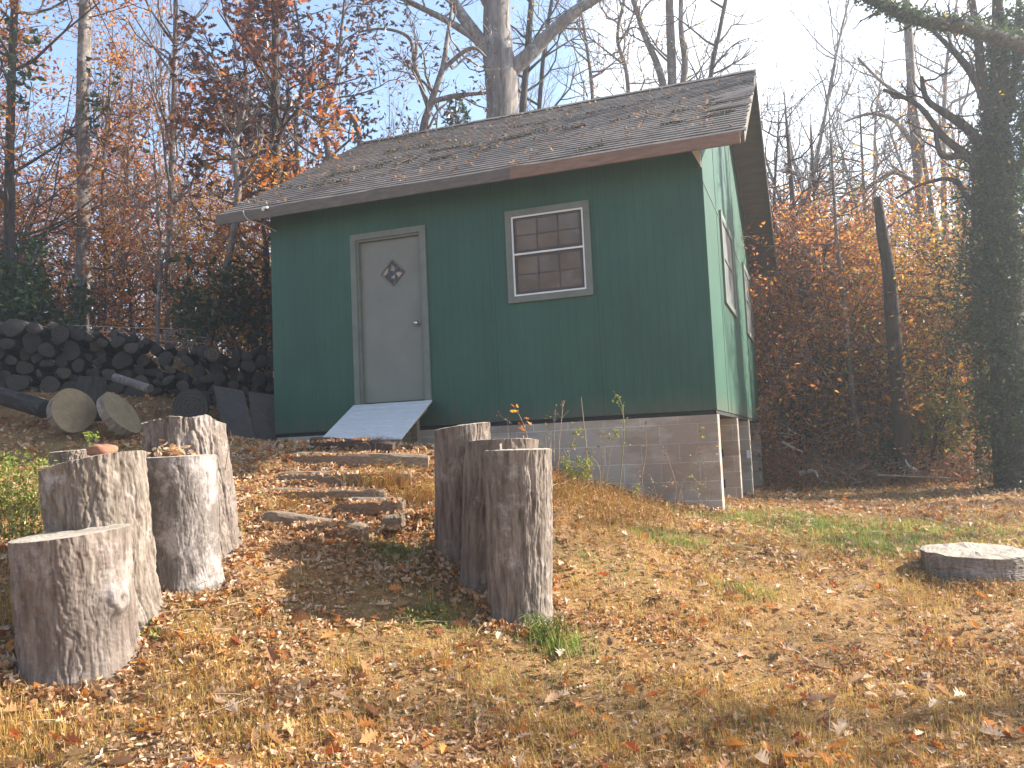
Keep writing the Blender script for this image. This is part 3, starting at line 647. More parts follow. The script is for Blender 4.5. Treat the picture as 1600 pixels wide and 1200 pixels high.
# ---------------------------------------------------------------- stumps
def stump(name, label, top, base, d, wt, wb, mat, tiltpx=0, tiltdepth=0.0, furrow=.016, seed=0, cut=None, knot=None, group='upright log stumps beside the path', cat='stump', jag=0.0, na_=420, nz_=170, fk=34):
    """top/base: image points of the axis; wt/wb: widths in px; tiltpx: rise of the cut from its left to its right edge in px"""
    T0 = S(top[0], top[1], d); B0 = S(base[0], base[1], d); rt = wt / 2 * d / F_PX; rb = wb / 2 * d / F_PX
    root = empty(name, tuple(B0)); tag(root, label, cat, group)
    th = np.linspace(0, 2 * np.pi, na_, endpoint=False); tt = np.linspace(-.12, 1, nz_)
    right = CR.copy(); right[2] = 0; right /= np.linalg.norm(right); fwd = np.array([-right[1], right[0], 0])
    TH_, TT = np.meshgrid(th, tt)
    un = TH_ / (2 * np.pi)
    warp = (vnoise(un * 14, TT * 4 + seed, seed + 1, 14) - .5) * 1.5 + (vnoise(un * 40, TT * 16, seed + 4, 40) - .5) * .5
    def ridge(k, vf, off, sharp): return np.clip(np.abs(vnoise((un * k + warp) % k, TT * vf + off, seed + off, k) - .5) * 2 * sharp, 0, 1)
    rid = ridge(fk, 2.6, 0, 2.6) * .55 + ridge(fk * 2, 5.0, 1, 2.2) * .3 + ridge(fk * 3, 9.0, 2, 1.6) * .15
    plate = vnoise((un * fk * 2 + warp * 2) % (fk * 2), TT * 26 + 5, seed + 5, fk * 2) - .5
    fine = vnoise(un * 160, TT * 60 + 3, seed + 2, 160)
    lump = vnoise(un * 5, TT * 2.0, seed + 3, 5) - .5
    rad = rb + (rt - rb) * np.clip(TT, 0, 1) + furrow * (rid - .75) + plate * furrow * .35 + (fine - .5) * furrow * .3 + lump * .035 * (rt + rb)
    rad += .10 * rb * np.exp(-np.clip(TT + .02, 0, 9) * 14)
    if knot:
        ka, kt, kr, kh = knot; da = (TH_ - ka + np.pi) % (2 * np.pi) - np.pi
        dd = np.sqrt((da * rb) ** 2 + ((TT - kt) * np.linalg.norm(T0 - B0)) ** 2); rad += kh * np.exp(-(dd / kr) ** 2) - kh * .6 * np.exp(-(dd / (kr * .4)) ** 2)
    ax = T0 - B0
    cos_, sin_ = np.cos(TH_), np.sin(TH_)
    slope = (tiltpx * d / F_PX) / (2 * rt)
    P = B0 + TT[..., None] * ax + (right[None, None] * cos_[..., None] + fwd[None, None] * sin_[..., None]) * rad[..., None]
    wtp = np.clip((TT - .3) / .7, 0, 1)
    P[..., 2] += wtp * (cos_ * rad * slope + sin_ * rad * tiltdepth)
    if jag: P[-1, :, 2] += (vnoise(th / (2 * np.pi) * 20, th * 0 + seed, 2, 20) - .5) * jag
    m_ = MB(); idx = np.arange(nz_ * na_).reshape(nz_, na_)
    q = np.stack([idx[:-1], np.roll(idx, -1, 1)[:-1], np.roll(idx, -1, 1)[1:], idx[1:]], -1).reshape(-1, 4); m_.add(P.reshape(-1, 3), q)
    m_.build('bark', mat, root, smooth=True)
    # cut face: rings of vertices with saw marks and a slight dish
    rim = P[-1]; cen_ = rim.mean(0); kk = 14; m_ = MB(); V = []
    rg = np.random.RandomState(seed)
    for i in range(kk):
        s = 1 - i / kk; ring = cen_ + (rim - cen_) * s
        ring[:, 2] += (fbm(ring[:, 0] * 30 + 40, ring[:, 1] * 9 + 40, seed) - .45) * (.018 + jag * .5) * min(1, i / 2) + .004 * (i > 0)
        V.append(ring)
    V = np.concatenate(V) - cen_
    idx = np.arange(kk * na_).reshape(kk, na_); q = np.stack([idx[:-1], np.roll(idx, -1, 1)[:-1], np.roll(idx, -1, 1)[1:], idx[1:]], -1).reshape(-1, 4)
    m_.add(V, q); m_.v.append(np.zeros((1, 3))); m_.f.append(np.array([[idx[-1, i], idx[-1, (i + 1) % na_], m_.n] for i in range(na_)])); m_.m.append(np.zeros(na_, int)); m_.n += 1
    me = m_.mesh('cut_top', cut or M['cut'], True); o = link('cut_top', me, root); o.matrix_parent_inverse = Matrix.Identity(4); o.location = Vector(cen_ - B0)
    return root, cen_, rt
ZH = math.pi
stump('log_stump', 'short fat pale stump nearest the camera at the far left', (109, 833), (126, 1040), 4.5, 172, 168, M['bark_pale'], 12, .04, .012, 1, knot=(-.35, .50, .07, .06), fk=40)
_, SB_, _ = stump('log_stump', 'tall leaning stump with deep bark furrows carrying the reddish rock', (143, 722), (172, 960), 4.9, 152, 146, M['bark_grey'], 30, -.02, .02, 2, fk=30)
_, SC_, _ = stump('log_stump', 'smooth stump with a white patch, crumpled leaves on its cut top', (279, 714), (290, 908), 5.4, 114, 106, M['bark_white'], 1, .0, .008, 3, fk=22)
stump('log_stump', 'rough topped stump standing highest in the left cluster', (288, 664), (312, 862), 5.9, 120, 122, M['bark_pale'], 4, -.18, .02, 4, jag=.05, fk=36)
stump('log_stump', 'small far stump peeking out behind the reddish rock', (112, 705), (112, 760), 6.6, 62, 60, M['bark_grey'], 3, .02, .012, 5)
stump('log_stump', 'back stump of the right cluster, tallest with its top tilted', (722, 667), (725, 872), 6.35, 88, 88, M['bark_brown'], 9, -.02, .012, 6, fk=34)
stump('log_stump', 'middle stump of the right cluster with a pale oval top', (785, 690), (775, 905), 6.0, 117, 112, M['bark_brown'], -1, -.06, .012, 7, fk=34)
stump('log_stump', 'front stump of the right cluster, finely ridged bark and flat top', (811, 703), (812, 968), 5.6, 104, 98, M['bark_grey'], -2, .0, .013, 8, fk=38)
mb = MB(); p = S(778, 705, 5.5); mb.box(p + [-.022, -.02, -.1], p + [.022, .02, .05]); o = mb.build('bark_shard', M['bark_brown']); tag(o, 'upright splinter of bark between the two front stump tops', 'bark shard')
stump('flat_stump', 'wide low sawn stump set in the lawn at the right', (1520, 860), (1527, 905), 6.8, 146, 160, M['bark_grey'], -2, .05, .014, 9, group=None, cat='tree stump', jag=.02, fk=26)
# rock on the second stump
def rock(name, label, c, sx, sy, sz, mat, seed, cat='rock'):
    n, k = 26, 16; V = []
    for i in range(k):
        ph = math.pi * i / (k - 1)
        for j in range(n):
            a = 2 * math.pi * j / n; x, y, z = math.sin(ph) * math.cos(a), math.sin(ph) * math.sin(a), math.cos(ph)
            r = 1 + (fbm(np.array([x * 2 + 7]), np.array([y * 2 + z * 1.5 + 9]), seed)[0] - .45) * .6
            V.append((x * sx * r, y * sy * r, np.sign(z) * abs(z) ** .7 * sz * r))
    idx = np.arange(n * k).reshape(k, n); q = np.stack([idx[:-1], idx[1:], np.roll(idx, -1, 1)[1:], np.roll(idx, -1, 1)[:-1]], -1).reshape(-1, 4)
    m_ = MB(); m_.add(np.array(V) + c, q); return tag(m_.build(name, mat, smooth=True), label, cat)
rock('rock', 'reddish rock resting on the tall leaning stump', S(160, 704, 4.95), .098, .085, .037, M['rust'], 1)
def clump(name, label, c, rad, n, mat, smin, smax, seed, cat, h=.05, tmpl=(LEAF8_V, LEAF8_F)):
    rng = np.random.RandomState(seed); m_ = MB(); pos = c + rng.normal(0, 1, (n, 3)) * [rad, rad, h * .5]; pos[:, 2] = np.maximum(pos[:, 2], c[2] - .004)
    scatter(m_, tmpl[0], tmpl[1], pos, rand_rot(rng, n, 0, 1.5), rng.uniform(smin, smax, n)); o = m_.build(name, mat); tag(o, label, cat, kind='stuff'); return o
clump('leaf_heap', 'crumpled dry leaves heaped on the smooth stump top', S(270, 708, 5.35), .06, 60, M['lf_ground'], .03, .07, 3, 'leaves', .06)

# ---------------------------------------------------------------- firewood pile
def log_mesh(seed, split):
    rng = np.random.RandomState(seed); n = 14; L = 1.0; ks = 5; V = np.zeros((ks, n, 3))
    for i in range(ks):
        for j in range(n):
            a = 2 * math.pi * j / n
            r = 1 + .12 * math.sin(2 * a + seed) + .07 * math.sin(3 * a + seed * 2) + rng.uniform(-.03, .03)
            x, z = math.cos(a) * r, math.sin(a) * r
            if split and z > .1: z = .1 + (z - .1) * .15
            V[i, j] = (x + math.sin(i) * .04, -L / 2 + L * i / (ks - 1), z)
    idx = np.arange(n * ks).reshape(ks, n); m_ = MB()
    q = np.stack([idx[:-1], idx[1:], np.roll(idx, -1, 1)[1:], np.roll(idx, -1, 1)[:-1]], -1).reshape(-1, 4); m_.add(V.reshape(-1, 3), q, 0)
    for e, rv in ((0, 1), (ks - 1, -1)):
        c = V[e].mean(0) + [0, (-.02 if e == 0 else .02), 0]; vv = np.concatenate([V[e], V[e] * .55 + c * .45, [c]]); f = [(i, (i + 1) % n, (i + 1) % n + n, i + n)[::rv] for i in range(n)]
        m_.add(vv, f, 1); m_.add(vv, [(i + n, (i + 1) % n + n, 2 * n)[::rv] for i in range(n)], 1)
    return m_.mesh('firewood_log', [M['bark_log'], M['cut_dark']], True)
log_meshes = [log_mesh(i, i in (2, 5)) for i in range(7)]
rng = np.random.RandomState(21)
PA = hpt(-190, 11.0); PBv = hpt(452, 12.3); pl = PBv - PA; pl[2] = 0; PLn = np.linalg.norm(pl); pd = pl / PLn; pn = np.array([-pd[1], pd[0], 0])
prof_px = [(-190, 505), (-60, 500), (60, 508), (110, 520), (200, 532), (260, 545), (330, 555), (380, 552), (452, 552)]
def pile_top(s):
    px = -190 + 642 * s / PLn; py = np.interp(px, [a for a, b in prof_px], [b for a, b in prof_px]); d = 11.0 + 1.3 * s / PLn
    return S(px, py, d)[2]
circ = []
tries = 0
while tries < 900:
    tries += 1
    r = rng.choice([.055, .07, .085, .10, .125], p=[.2, .3, .25, .17, .08])
    best = None
    for s in rng.uniform(.1, PLn - .1, 26):
        base = PA + pd * s; h = g1(base[0], base[1]) + r - .03
        for (cs, ch, cr) in circ:
            ds = abs(cs - s)
            if ds < cr + r: h = max(h, ch + math.sqrt((cr + r) ** 2 - ds * ds) * .97)
        if h + r < pile_top(s) + rng.uniform(-.05, .10):
            if best is None or h < best[1]: best = (s, h)
    if best is None: continue
    circ.append((best[0], best[1], r))
print('firewood logs', len(circ))
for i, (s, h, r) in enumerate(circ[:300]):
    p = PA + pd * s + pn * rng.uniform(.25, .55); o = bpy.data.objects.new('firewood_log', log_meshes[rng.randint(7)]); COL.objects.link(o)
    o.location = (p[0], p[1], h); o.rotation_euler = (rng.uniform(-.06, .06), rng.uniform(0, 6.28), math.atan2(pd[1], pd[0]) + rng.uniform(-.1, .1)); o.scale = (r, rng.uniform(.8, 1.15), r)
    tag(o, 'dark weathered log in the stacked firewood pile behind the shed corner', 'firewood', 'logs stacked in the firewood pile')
def lying_log(name, label, a, b, r, mat, cut, seed, cat='log', sides=20):
    a = np.array(a, float); b = np.array(b, float); L = np.linalg.norm(b - a); z = Vector(b - a).to_track_quat('Z', 'Y').to_matrix(); z = np.array(z); n = sides; ks = max(4, int(L / .12) + 2)
    V = np.zeros((ks, n, 3)); th = np.arange(n) * 2 * np.pi / n
    for i in range(ks):
        rad = r * (1 + (vnoise(th / 6.2832 * 6, th * 0 + i * .3 + seed, seed, 6) - .5) * .18); V[i] = np.stack([np.cos(th) * rad, np.sin(th) * rad, th * 0 + L * i / (ks - 1)], 1)
    root = empty(name, tuple(a)); tag(root, label, cat); idx = np.arange(n * ks).reshape(ks, n)
    me = MB(); me.add(V.reshape(-1, 3), np.stack([idx[:-1], np.roll(idx, -1, 1)[:-1], np.roll(idx, -1, 1)[1:], idx[1:]], -1).reshape(-1, 4)); ob = link('bark', me.mesh('bark', mat, True), root, False); root.rotation_mode = 'QUATERNION'; root.rotation_quaternion = Vector(b - a).to_track_quat('Z', 'Y')
    for e, off in ((0, -.0), (ks - 1, 0)):
        me = MB(); ring = V[e].copy(); zc = ring[0, 2]; c = np.array([[0, 0, zc]]); v = np.concatenate([ring, ring * [.5, .5, 1], c])
        f = [(i, (i + 1) % n, (i + 1) % n + n, i + n) for i in range(n)]; f3 = [(i + n, (i + 1) % n + n, 2 * n) for i in range(n)]
        if e == 0: f = [t[::-1] for t in f]; f3 = [t[::-1] for t in f3]
        me.add(v, f); me.add(v, f3); link('cut_end', me.mesh('cut_end', cut), root, False)
    return root
def disc(label, px, py, d, rpx, face, thick, seed):
    c = S(px, py, d); tc = CC - c; tc /= np.linalg.norm(tc); rp_ = np.cross(tc, [0, 0, -1.0]); rp_ /= np.linalg.norm(rp_); up_ = np.cross(rp_, -tc); up_ = up_ * np.sign(up_[2]); rp_ = rp_ * np.sign(rp_ @ CR)
    r = rpx * d / F_PX; f = tc * face[0] + rp_ * face[1] + up_ * face[2]; f = np.array(f, float); f /= np.linalg.norm(f)
    return lying_log('log_round', label, c - f * thick, c, r, M['bark_grey'], M['cut_fresh'], seed, 'log round', 40)
tocam = CC - S(117, 641, 9.9); tocam /= np.linalg.norm(tocam); rgt = np.array([CR[0], CR[1], 0])
disc('yellowish sawn log round leaning on the woodpile, left and larger of the two', 118, 641, 9.7, 35, (.85, .42, .22), .12, 2)
disc('yellowish sawn log round leaning more sharply beside the larger round', 192, 645, 9.8, 37, (.46, .72, .52), .10, 4)
lying_log('fallen_log', 'thick grey log lying in front of the woodpile at the far left', S(-60, 600, 10.4), S(70, 640, 10.1), .11, M['bark_log'], M['cut_dark'], 3)
lying_log('fallen_log', 'upright dark log section standing behind the two yellow rounds', S(140, 655, 10.2), S(143, 592, 10.3), .16, M['bark_log'], M['cut_dark'], 5)
lying_log('fallen_log', 'dark log end facing out below the pile near the grey board', S(300, 635, 11.2), S(298, 635, 10.2), .21, M['bark_log'], M['cut_dark'], 6)
lying_log('fallen_log', 'slim grey log lying across the lower woodpile', S(180, 590, 10.7), S(235, 608, 10.4), .055, M['bark_white'], M['cut_dark'], 7)
lying_log('fallen_log', 'round log end sitting on top of the woodpile near the leaning tree', S(332, 552, 12.4), S(332, 553, 11.6), .10, M['bark_log'], M['cut_dark'], 8)
lying_log('fallen_log', 'round log end on the crest of the woodpile beside the tall pale trunk', S(94, 521, 11.9), S(94, 521, 11.0), .10, M['bark_log'], M['cut_dark'], 9)
# grey boards leaning
def board(label, pts, th=.03):
    P = np.array([S(*p) for p in pts]); n = np.cross(P[1] - P[0], P[-1] - P[0]); n /= np.linalg.norm(n); 
    if n @ (CC - P[0]) < 0: n = -n
    m_ = MB(); k = len(P); V = np.concatenate([P, P - n * th]); m_.add(V, [tuple(range(k))]); m_.add(V, [tuple(range(k, 2 * k))[::-1]]); m_.add(V, [(i, i + k, (i + 1) % k + k, (i + 1) % k) for i in range(k)])
    o = m_.build('leaning_board', M['board']); tag(o, label, 'board', 'grey boards leaning on the woodpile')
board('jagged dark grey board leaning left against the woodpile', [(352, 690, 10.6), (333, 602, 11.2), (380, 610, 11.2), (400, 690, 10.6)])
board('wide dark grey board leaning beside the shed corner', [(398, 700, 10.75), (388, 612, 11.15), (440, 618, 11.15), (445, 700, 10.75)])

# ---------------------------------------------------------------- wire fence and lattice behind the pile
fr_ = empty('wire_fence', tuple(hpt(270, 14.0))); tag(fr_, 'sagging wire fence with thin posts behind the woodpile', 'fence')
for (px, py, d) in ((80, 500, 13.6), (290, 505, 14.2), (425, 500, 14.8), (560, 500, 15.4)):
    g_ = hpt(px, d); t = S(px, py, d); mb = MB(); mb.tube([(g_[0], g_[1], g_[2] - .2), tuple(t)], [.03, .025], 7); mb.build('fence_post', M['bark_tree'], fr_)
for k_ in range(5):
    mb = MB(); pts = []
    for (px, py, d) in ((80, 505, 13.6), (180, 512, 13.9), (290, 515, 14.2), (360, 520, 14.5), (425, 522, 14.8), (560, 525, 15.4)): pts.append(S(px, py + k_ * 9 + math.sin(px * .02 + k_) * 2, d))
    mb.tube(pts, [.006] * 6, 5); mb.build('wire', M['grey_wire'], fr_)
lt = empty('lattice_panel', tuple(S(283, 560, 13.2))); tag(lt, 'leaning wooden lattice panel above the woodpile', 'lattice')
a, b, c, d_ = S(258, 518, 13.2), S(306, 527, 13.2), S(290, 575, 13.0), S(262, 572, 13.0)
mb = MB()
for i in range(9):
    t = i / 8
    mb.tube([a + (b - a) * t, a + (d_ - a) * t * .2 + (d_ - a) * .8 + (c - d_) * max(0, t - .35)], [.008, .008], 4)
    mb.tube([a + (d_ - a) * t, a + (b - a) * min(1, t + .1) + (c - b) * .1], [.008, .008], 4)
mb.build('slats', M['timber'], lt); mb = MB(); mb.tube([a, d_], [.018] * 2, 5); mb.tube([b, c], [.018] * 2, 5); mb.tube([a, b], [.018] * 2, 5); mb.build('rails', M['timber'], lt)

# ---------------------------------------------------------------- trees
class Br:
    def __init__(s, seed): s.rng = np.random.RandomState(seed); s.br = {}; s.anch = []
    def put(s, pts, rad, key): s.br.setdefault((len(pts), key), []).append((np.array(pts), np.array(rad)))
    def grow(s, p, d, L, r, lvl, mx, up=.25, wander=.25, kids=(3, 5), n=5, ang=.8, ratio=.55):
        rng = s.rng; pts = [p]; dd = d / np.linalg.norm(d); q = p
        for i in range(n - 1):
            dd = dd + rng.normal(0, wander, 3) + np.array([0, 0, up * .3]); dd /= np.linalg.norm(dd); q = q + dd * L / (n - 1); pts.append(q)
        rad = np.linspace(r, max(r * .35, .002), n); s.put(pts, rad, 3 if r < .012 else 5)
        if lvl >= mx:
            for t in (1, 2, n - 1): s.anch.append(pts[min(t, n - 1)])
            s.anch.append((pts[-1] + pts[-2]) / 2); return
        if lvl >= mx - 1: s.anch.append(pts[-1])
        for k_ in range(rng.randint(kids[0], kids[1] + 1)):
            t = rng.uniform(.25, 1) * (n - 1); i = min(int(t), n - 2); c = pts[i] + (pts[i + 1] - pts[i]) * (t - i)
            ax = pts[i + 1] - pts[i]; ax /= np.linalg.norm(ax); sd_ = rng.normal(0, 1, 3); sd_ -= ax * (sd_ @ ax); sd_ /= np.linalg.norm(sd_)
            a = rng.uniform(ang * .6, ang * 1.3); s.grow(c, ax * math.cos(a) + sd_ * math.sin(a), L * ratio * rng.uniform(.7, 1.2), r * .5, lvl + 1, mx, up, wander, kids, max(4, n - 1), ang, ratio)
    def along(s, pts, rad, nb, L, s0, s1, r, mx, ang=1.1, up=.25, wander=.22, kids=(3, 5), ratio=.55, side=None):
        P = np.array(pts); seg = np.linalg.norm(np.diff(P, axis=0), axis=1); cum = np.r_[0, np.cumsum(seg)]; rng = s.rng
        for k_ in range(nb):
            t = rng.uniform(s0, s1) * cum[-1]; i = min(np.searchsorted(cum, t) - 1, len(seg) - 1); i = max(i, 0); f = (t - cum[i]) / seg[i]; c = P[i] + (P[i + 1] - P[i]) * f
            ax = (P[i + 1] - P[i]) / seg[i]; az = rng.uniform(0, 2 * np.pi) if side is None else side + rng.normal(0, .7)
            sd_ = np.array([math.cos(az), math.sin(az), 0]); a = rng.uniform(ang * .7, ang * 1.25); rr_ = np.interp(t, cum, rad)
            taper = 1 - .45 * (t / cum[-1])
            s.grow(c, ax * math.cos(a) + sd_ * math.sin(a), L * taper * rng.uniform(.6, 1.25), min(r, rr_ * .6), 1, mx, up, wander, kids, 6, .8, ratio)
    def branch_mesh(s, name, mat, mb=None):
        mb = mb or MB()
        for (n, sides), L in s.br.items():
            v, f = tubes(np.stack([a for a, b in L]), np.stack([b for a, b in L]), sides); mb.add(v, f)
        return mb.mesh(name, mat, True)
    def leaves(s, n, size, mat, spread=.12, name='crown', zr=None, tmpl=(LEAF4_V, LEAF4_F), clump_=1):
        rng = s.rng; A = np.array(s.anch)
        if zr is not None: A = A[(A[:, 2] > zr[0]) & (A[:, 2] < zr[1])]
        if len(A) == 0: return None
        w_ = rng.rand(len(A)) ** 2; w_ /= w_.sum(); pos = A[rng.choice(len(A), n, p=w_)] + rng.normal(0, spread, (n, 3))
        m_ = MB(); scatter(m_, tmpl[0], tmpl[1], pos, rand_rot(rng, n, 0, math.pi), rng.uniform(size * .65, size * 1.3, n)); return m_.mesh(name, mat)

def smooth_path(P, Rd, n):
    P = np.array(P, float); Rd = np.array(Rd, float); k = len(P); t = np.linspace(0, k - 1, n); out = np.zeros((n, 3))
    for j in range(3):
        # catmull-rom
        for i, tt in enumerate(t):
            a = min(int(tt), k - 2); f = tt - a; p0, p1, p2, p3 = P[max(a - 1, 0)], P[a], P[a + 1], P[min(a + 2, k - 1)]
            out[i] = .5 * ((2 * p1) + (-p0 + p2) * f + (2 * p0 - 5 * p1 + 4 * p2 - p3) * f * f + (-p0 + 3 * p1 - 3 * p2 + p3) * f ** 3)
        break
    return out, np.interp(t, np.arange(k), Rd)

def rough_trunk(mb, P, Rd, sides, amp, seed):
    v, f = tubes(P[None], Rd[None], sides); n = len(P); th = np.tile(np.arange(sides), n) / sides; z = np.repeat(np.arange(n), sides)
    c = np.repeat(P, sides, axis=0); nz = (vnoise(th * 14, z * .6 + seed, seed, 14) - .5) * 2; v = c + (v - c) * (1 + amp * nz)[:, None]; mb.add(v, f)

def tree(label, path, d, top=5.0, mat='bark_tree', nb=14, L=2.2, s0=.35, mx=3, limbs=(), leaf=None, cat='tree', name='tree', group=None, seed=0, kids=(3, 4), up=.3, ang=1.1, spread=.12, lean=(0, 0), sides=9, s1=.98, ratio=.55, brr=.03, wander=.22):
    """path: (px, py, width px) from the lowest visible point upward; it is continued down to the ground and up by `top` metres"""
    seg = []; rd = []
    g_ = hpt(path[0][0], d); p0 = S(path[0][0], path[0][1], d)
    if p0[2] - g_[2] > .3:
        bs = np.array([p0[0], p0[1], g_[2] - .15]); seg.append(bs); rd.append(path[0][2] / 2 * d / F_PX * 1.25)
    else: bs = p0
    for (px, py, wpx) in path: seg.append(S(px, py, d)); rd.append(wpx / 2 * d / F_PX)
    if top > 0:
        dv = seg[-1] - seg[-2]; dv /= np.linalg.norm(dv); seg.append(seg[-1] + (dv + [lean[0], lean[1], 0]) * top * .5); rd.append(rd[-1] * .6); seg.append(seg[-1] + (dv + [lean[0], lean[1], .3]) * top * .5); rd.append(rd[0] * .08)
    P, Rr = smooth_path(seg, rd, max(14, len(seg) * 6)); B = Br(seed)
    root = empty(name, tuple(bs)); tag(root, label, cat, group)
    tb = MB(); rough_trunk(tb, P, Rr, sides if Rr[0] < .12 else 16, .10, seed % 7)
    for lb in limbs:                       # explicit limbs: list of (px, py, width[, d])
        q = [S(x[0], x[1], x[3] if len(x) > 3 else d + .0) for x in lb]; r_l = [x[2] / 2 * d / F_PX for x in lb]
        LP, LR = smooth_path(q, r_l, max(8, len(q) * 4)); rough_trunk(tb, LP, LR, 9, .08, seed % 5 + 1)
        nn = max(4, int(np.linalg.norm(LP[-1] - LP[0]) * 3)); B.along(LP, LR, nn, L * .45, .25, 1.0, brr * .7, max(mx - 1, 1), ang, up, wander, kids, ratio)
    link('trunk', tb.mesh('trunk', M[mat], True), root)
    if nb: B.along(P, Rr, nb, L, s0, s1, brr, mx, ang, up, wander, kids, ratio)
    if B.br: link('branches', B.branch_mesh('branches', M[mat]), root)
    if leaf:
        for i, (n, size, lm, *rest) in enumerate(leaf):
            zr = rest[0] if rest else None; tm = (OAK_V, OAK_F) if len(rest) > 1 else (LEAF4_V, LEAF4_F)
            me = B.leaves(n, size, M[lm], spread, 'crown', zr, tm)
            if me: link('crown', me, root)
    return root, B
# --- left side
tree('leafy orange tree at the left edge with a dark reddish trunk', [(12, 470, 16), (14, 300, 14), (18, 120, 12), (24, -20, 10)], 14.5, 3, 'bark_dark', 34, 2.3, .15, 3, leaf=[(9500, .095, 'lf_orange'), (4000, .095, 'lf_redbrown')], seed=1, up=.1, ang=1.3, spread=.14)
tree('tall straight pale trunk rising behind the left woodpile', [(128, 525, 23), (131, 300, 20), (129, 180, 20), (134, 0, 18), (135, -90, 17)], 14.8, 7, 'bark_tree', 12, 2.2, .55, 3, seed=2, leaf=[(250, .07, 'lf_redbrown')], sides=14)
tree('bare slender tree with fine upswept twigs right of the pale trunk', [(262, 470, 9), (266, 320, 9), (272, 150, 8), (274, 0, 6)], 17, 3.5, 'bark_tree', 34, 2.4, .25, 3, seed=3, up=.8, ang=.75, leaf=[(500, .07, 'lf_redbrown')])
tree('crooked leaning tree bending beside the shed roof corner', [(322, 560, 13), (338, 480, 12), (358, 400, 12), (372, 300, 11), (366, 240, 10), (376, 190, 9)], 13.2, 0, 'bark_tree', 10, 1.3, .45, 3, limbs=[[(376, 192, 8), (360, 150, 6), (340, 120, 5), (310, 70, 4)], [(376, 192, 7), (385, 140, 5), (380, 60, 4), (395, 0, 3)]], seed=4, leaf=[(260, .11, 'lf_oak')])
tree('big leaved oak with dark russet foliage above the roof left end', [(432, 330, 15), (432, 240, 14), (430, 120, 13), (432, 0, 11), (432, -80, 9)], 14, 3, 'bark_dark', 40, 2.0, .22, 3, seed=5, up=.1, ang=1.25, spread=.13, leaf=[(4300, .15, 'lf_oak', (4.2, 20), 1), (700, .15, 'lf_oakbright', (2.4, 5.2), 1), (1200, .13, 'lf_redbrown', None, 1)])
tree('thin dark sapling clump with russet leaves between the pale and slender trees', [(166, 520, 6), (165, 400, 6), (160, 300, 5), (170, 150, 3)], 18, 1.5, 'bark_dark', 30, 1.9, .1, 3, seed=6, leaf=[(1700, .08, 'lf_redbrown'), (700, .08, 'lf_orange')], spread=.16)
tree('reddish trunked sapling just right of the tall pale trunk', [(186, 520, 10), (192, 400, 8), (198, 280, 6), (205, 160, 4)], 19, 1.5, 'bark_tree', 30, 2.0, .15, 3, seed=7, leaf=[(1600, .08, 'lf_redbrown'), (500, .08, 'lf_orange')], spread=.16)
tree('white stemmed sapling standing in front of the wire fence', [(246, 545, 6), (247, 470, 6), (252, 400, 5), (245, 300, 4)], 13.4, 1.0, 'bark_tree', 22, 1.5, .3, 3, seed=8, leaf=[(1100, .08, 'lf_redbrown')], spread=.15)
tree('orange leafed small tree beside the shed left wall', [(415, 560, 7), (412, 480, 7), (418, 400, 6), (410, 350, 5)], 13.5, .8, 'bark_dark', 30, 1.3, .1, 3, seed=9, leaf=[(500, .13, 'lf_oakbright', None, 1), (900, .10, 'lf_orange')], spread=.14)
tree('curving grey tree beyond the roof, left of the twin stemmed one', [(515, 330, 9), (512, 235, 9), (503, 190, 7), (525, 130, 6), (532, 60, 5)], 15.5, 1.5, 'bark_tree', 16, 1.5, .3, 3, limbs=[[(505, 195, 6), (540, 175, 6), (560, 205, 8), (562, 240, 9)]], seed=10, leaf=[(900, .12, 'lf_oak', None, 1), (350, .10, 'lf_green')], spread=.15)
tree('grey forked tree behind the roof between oak and evergreen top', [(660, 300, 15), (662, 205, 14), (672, 165, 11), (692, 105, 9), (700, 50, 6)], 15, 1.0, 'bark_tree', 14, 1.7, .3, 3, limbs=[[(670, 170, 8), (650, 110, 7), (640, 60, 6), (600, 45, 4), (560, 50, 3)], [(690, 110, 8), (735, 75, 6), (760, 90, 4)], [(672, 160, 8), (710, 150, 8), (760, 145, 5)]], seed=11, leaf=[(500, .10, 'lf_oak')], wander=.34)
tree('slim tree between the oak and the curving grey tree', [(470, 330, 7), (462, 200, 6), (475, 100, 5), (460, 0, 4)], 17, 3, 'bark_dark', 24, 1.6, .2, 3, seed=12, leaf=[(900, .11, 'lf_oak', None, 1)])
# --- centre
tree('massive grey oak trunk rising behind the roof ridge', [(783, 300, 54), (784, 185, 50), (782, 110, 50), (777, 50, 44), (776, -30, 40), (772, -150, 34)], 17, 8, 'bark_big', 16, 3.4, .62, 4, limbs=[[(772, 88, 26), (748, 60, 22), (722, 25, 18), (690, -30, 15), (650, -110, 10)], [(765, 80, 16), (735, 55, 12), (690, 28, 10), (625, -5, 8), (560, -50, 5)], [(795, 110, 30), (820, 92, 24), (850, 62, 21), (892, 22, 18), (940, -8, 15), (1010, -60, 9)], [(760, 10, 9), (752, -5, 8), (738, -40, 6)]], seed=13, sides=26, leaf=[(500, .09, 'lf_yellow')], kids=(3, 4))
tree('dark slender trunk just right of the massive oak', [(812, 260, 12), (817, 170, 11), (826, 60, 10), (832, -20, 9)], 18.5, 5, 'bark_dark', 18, 2.0, .45, 3, seed=14, leaf=[(450, .08, 'lf_yellow')])
tree('thin dark stem second right of the massive oak', [(838, 250, 8), (843, 165, 7), (850, 80, 6), (862, 0, 5)], 19, 3, 'bark_dark', 20, 2.1, .4, 3, seed=15, leaf=[(400, .08, 'lf_redbrown')])
tree('yellowing tree behind the middle of the ridge', [(930, 260, 7), (925, 140, 6), (915, 60, 5), (905, 0, 4)], 21, 3, 'bark_tree', 34, 2.6, .2, 3, seed=16, leaf=[(500, .075, 'lf_yellow'), (250, .075, 'lf_redbrown')], spread=.2)
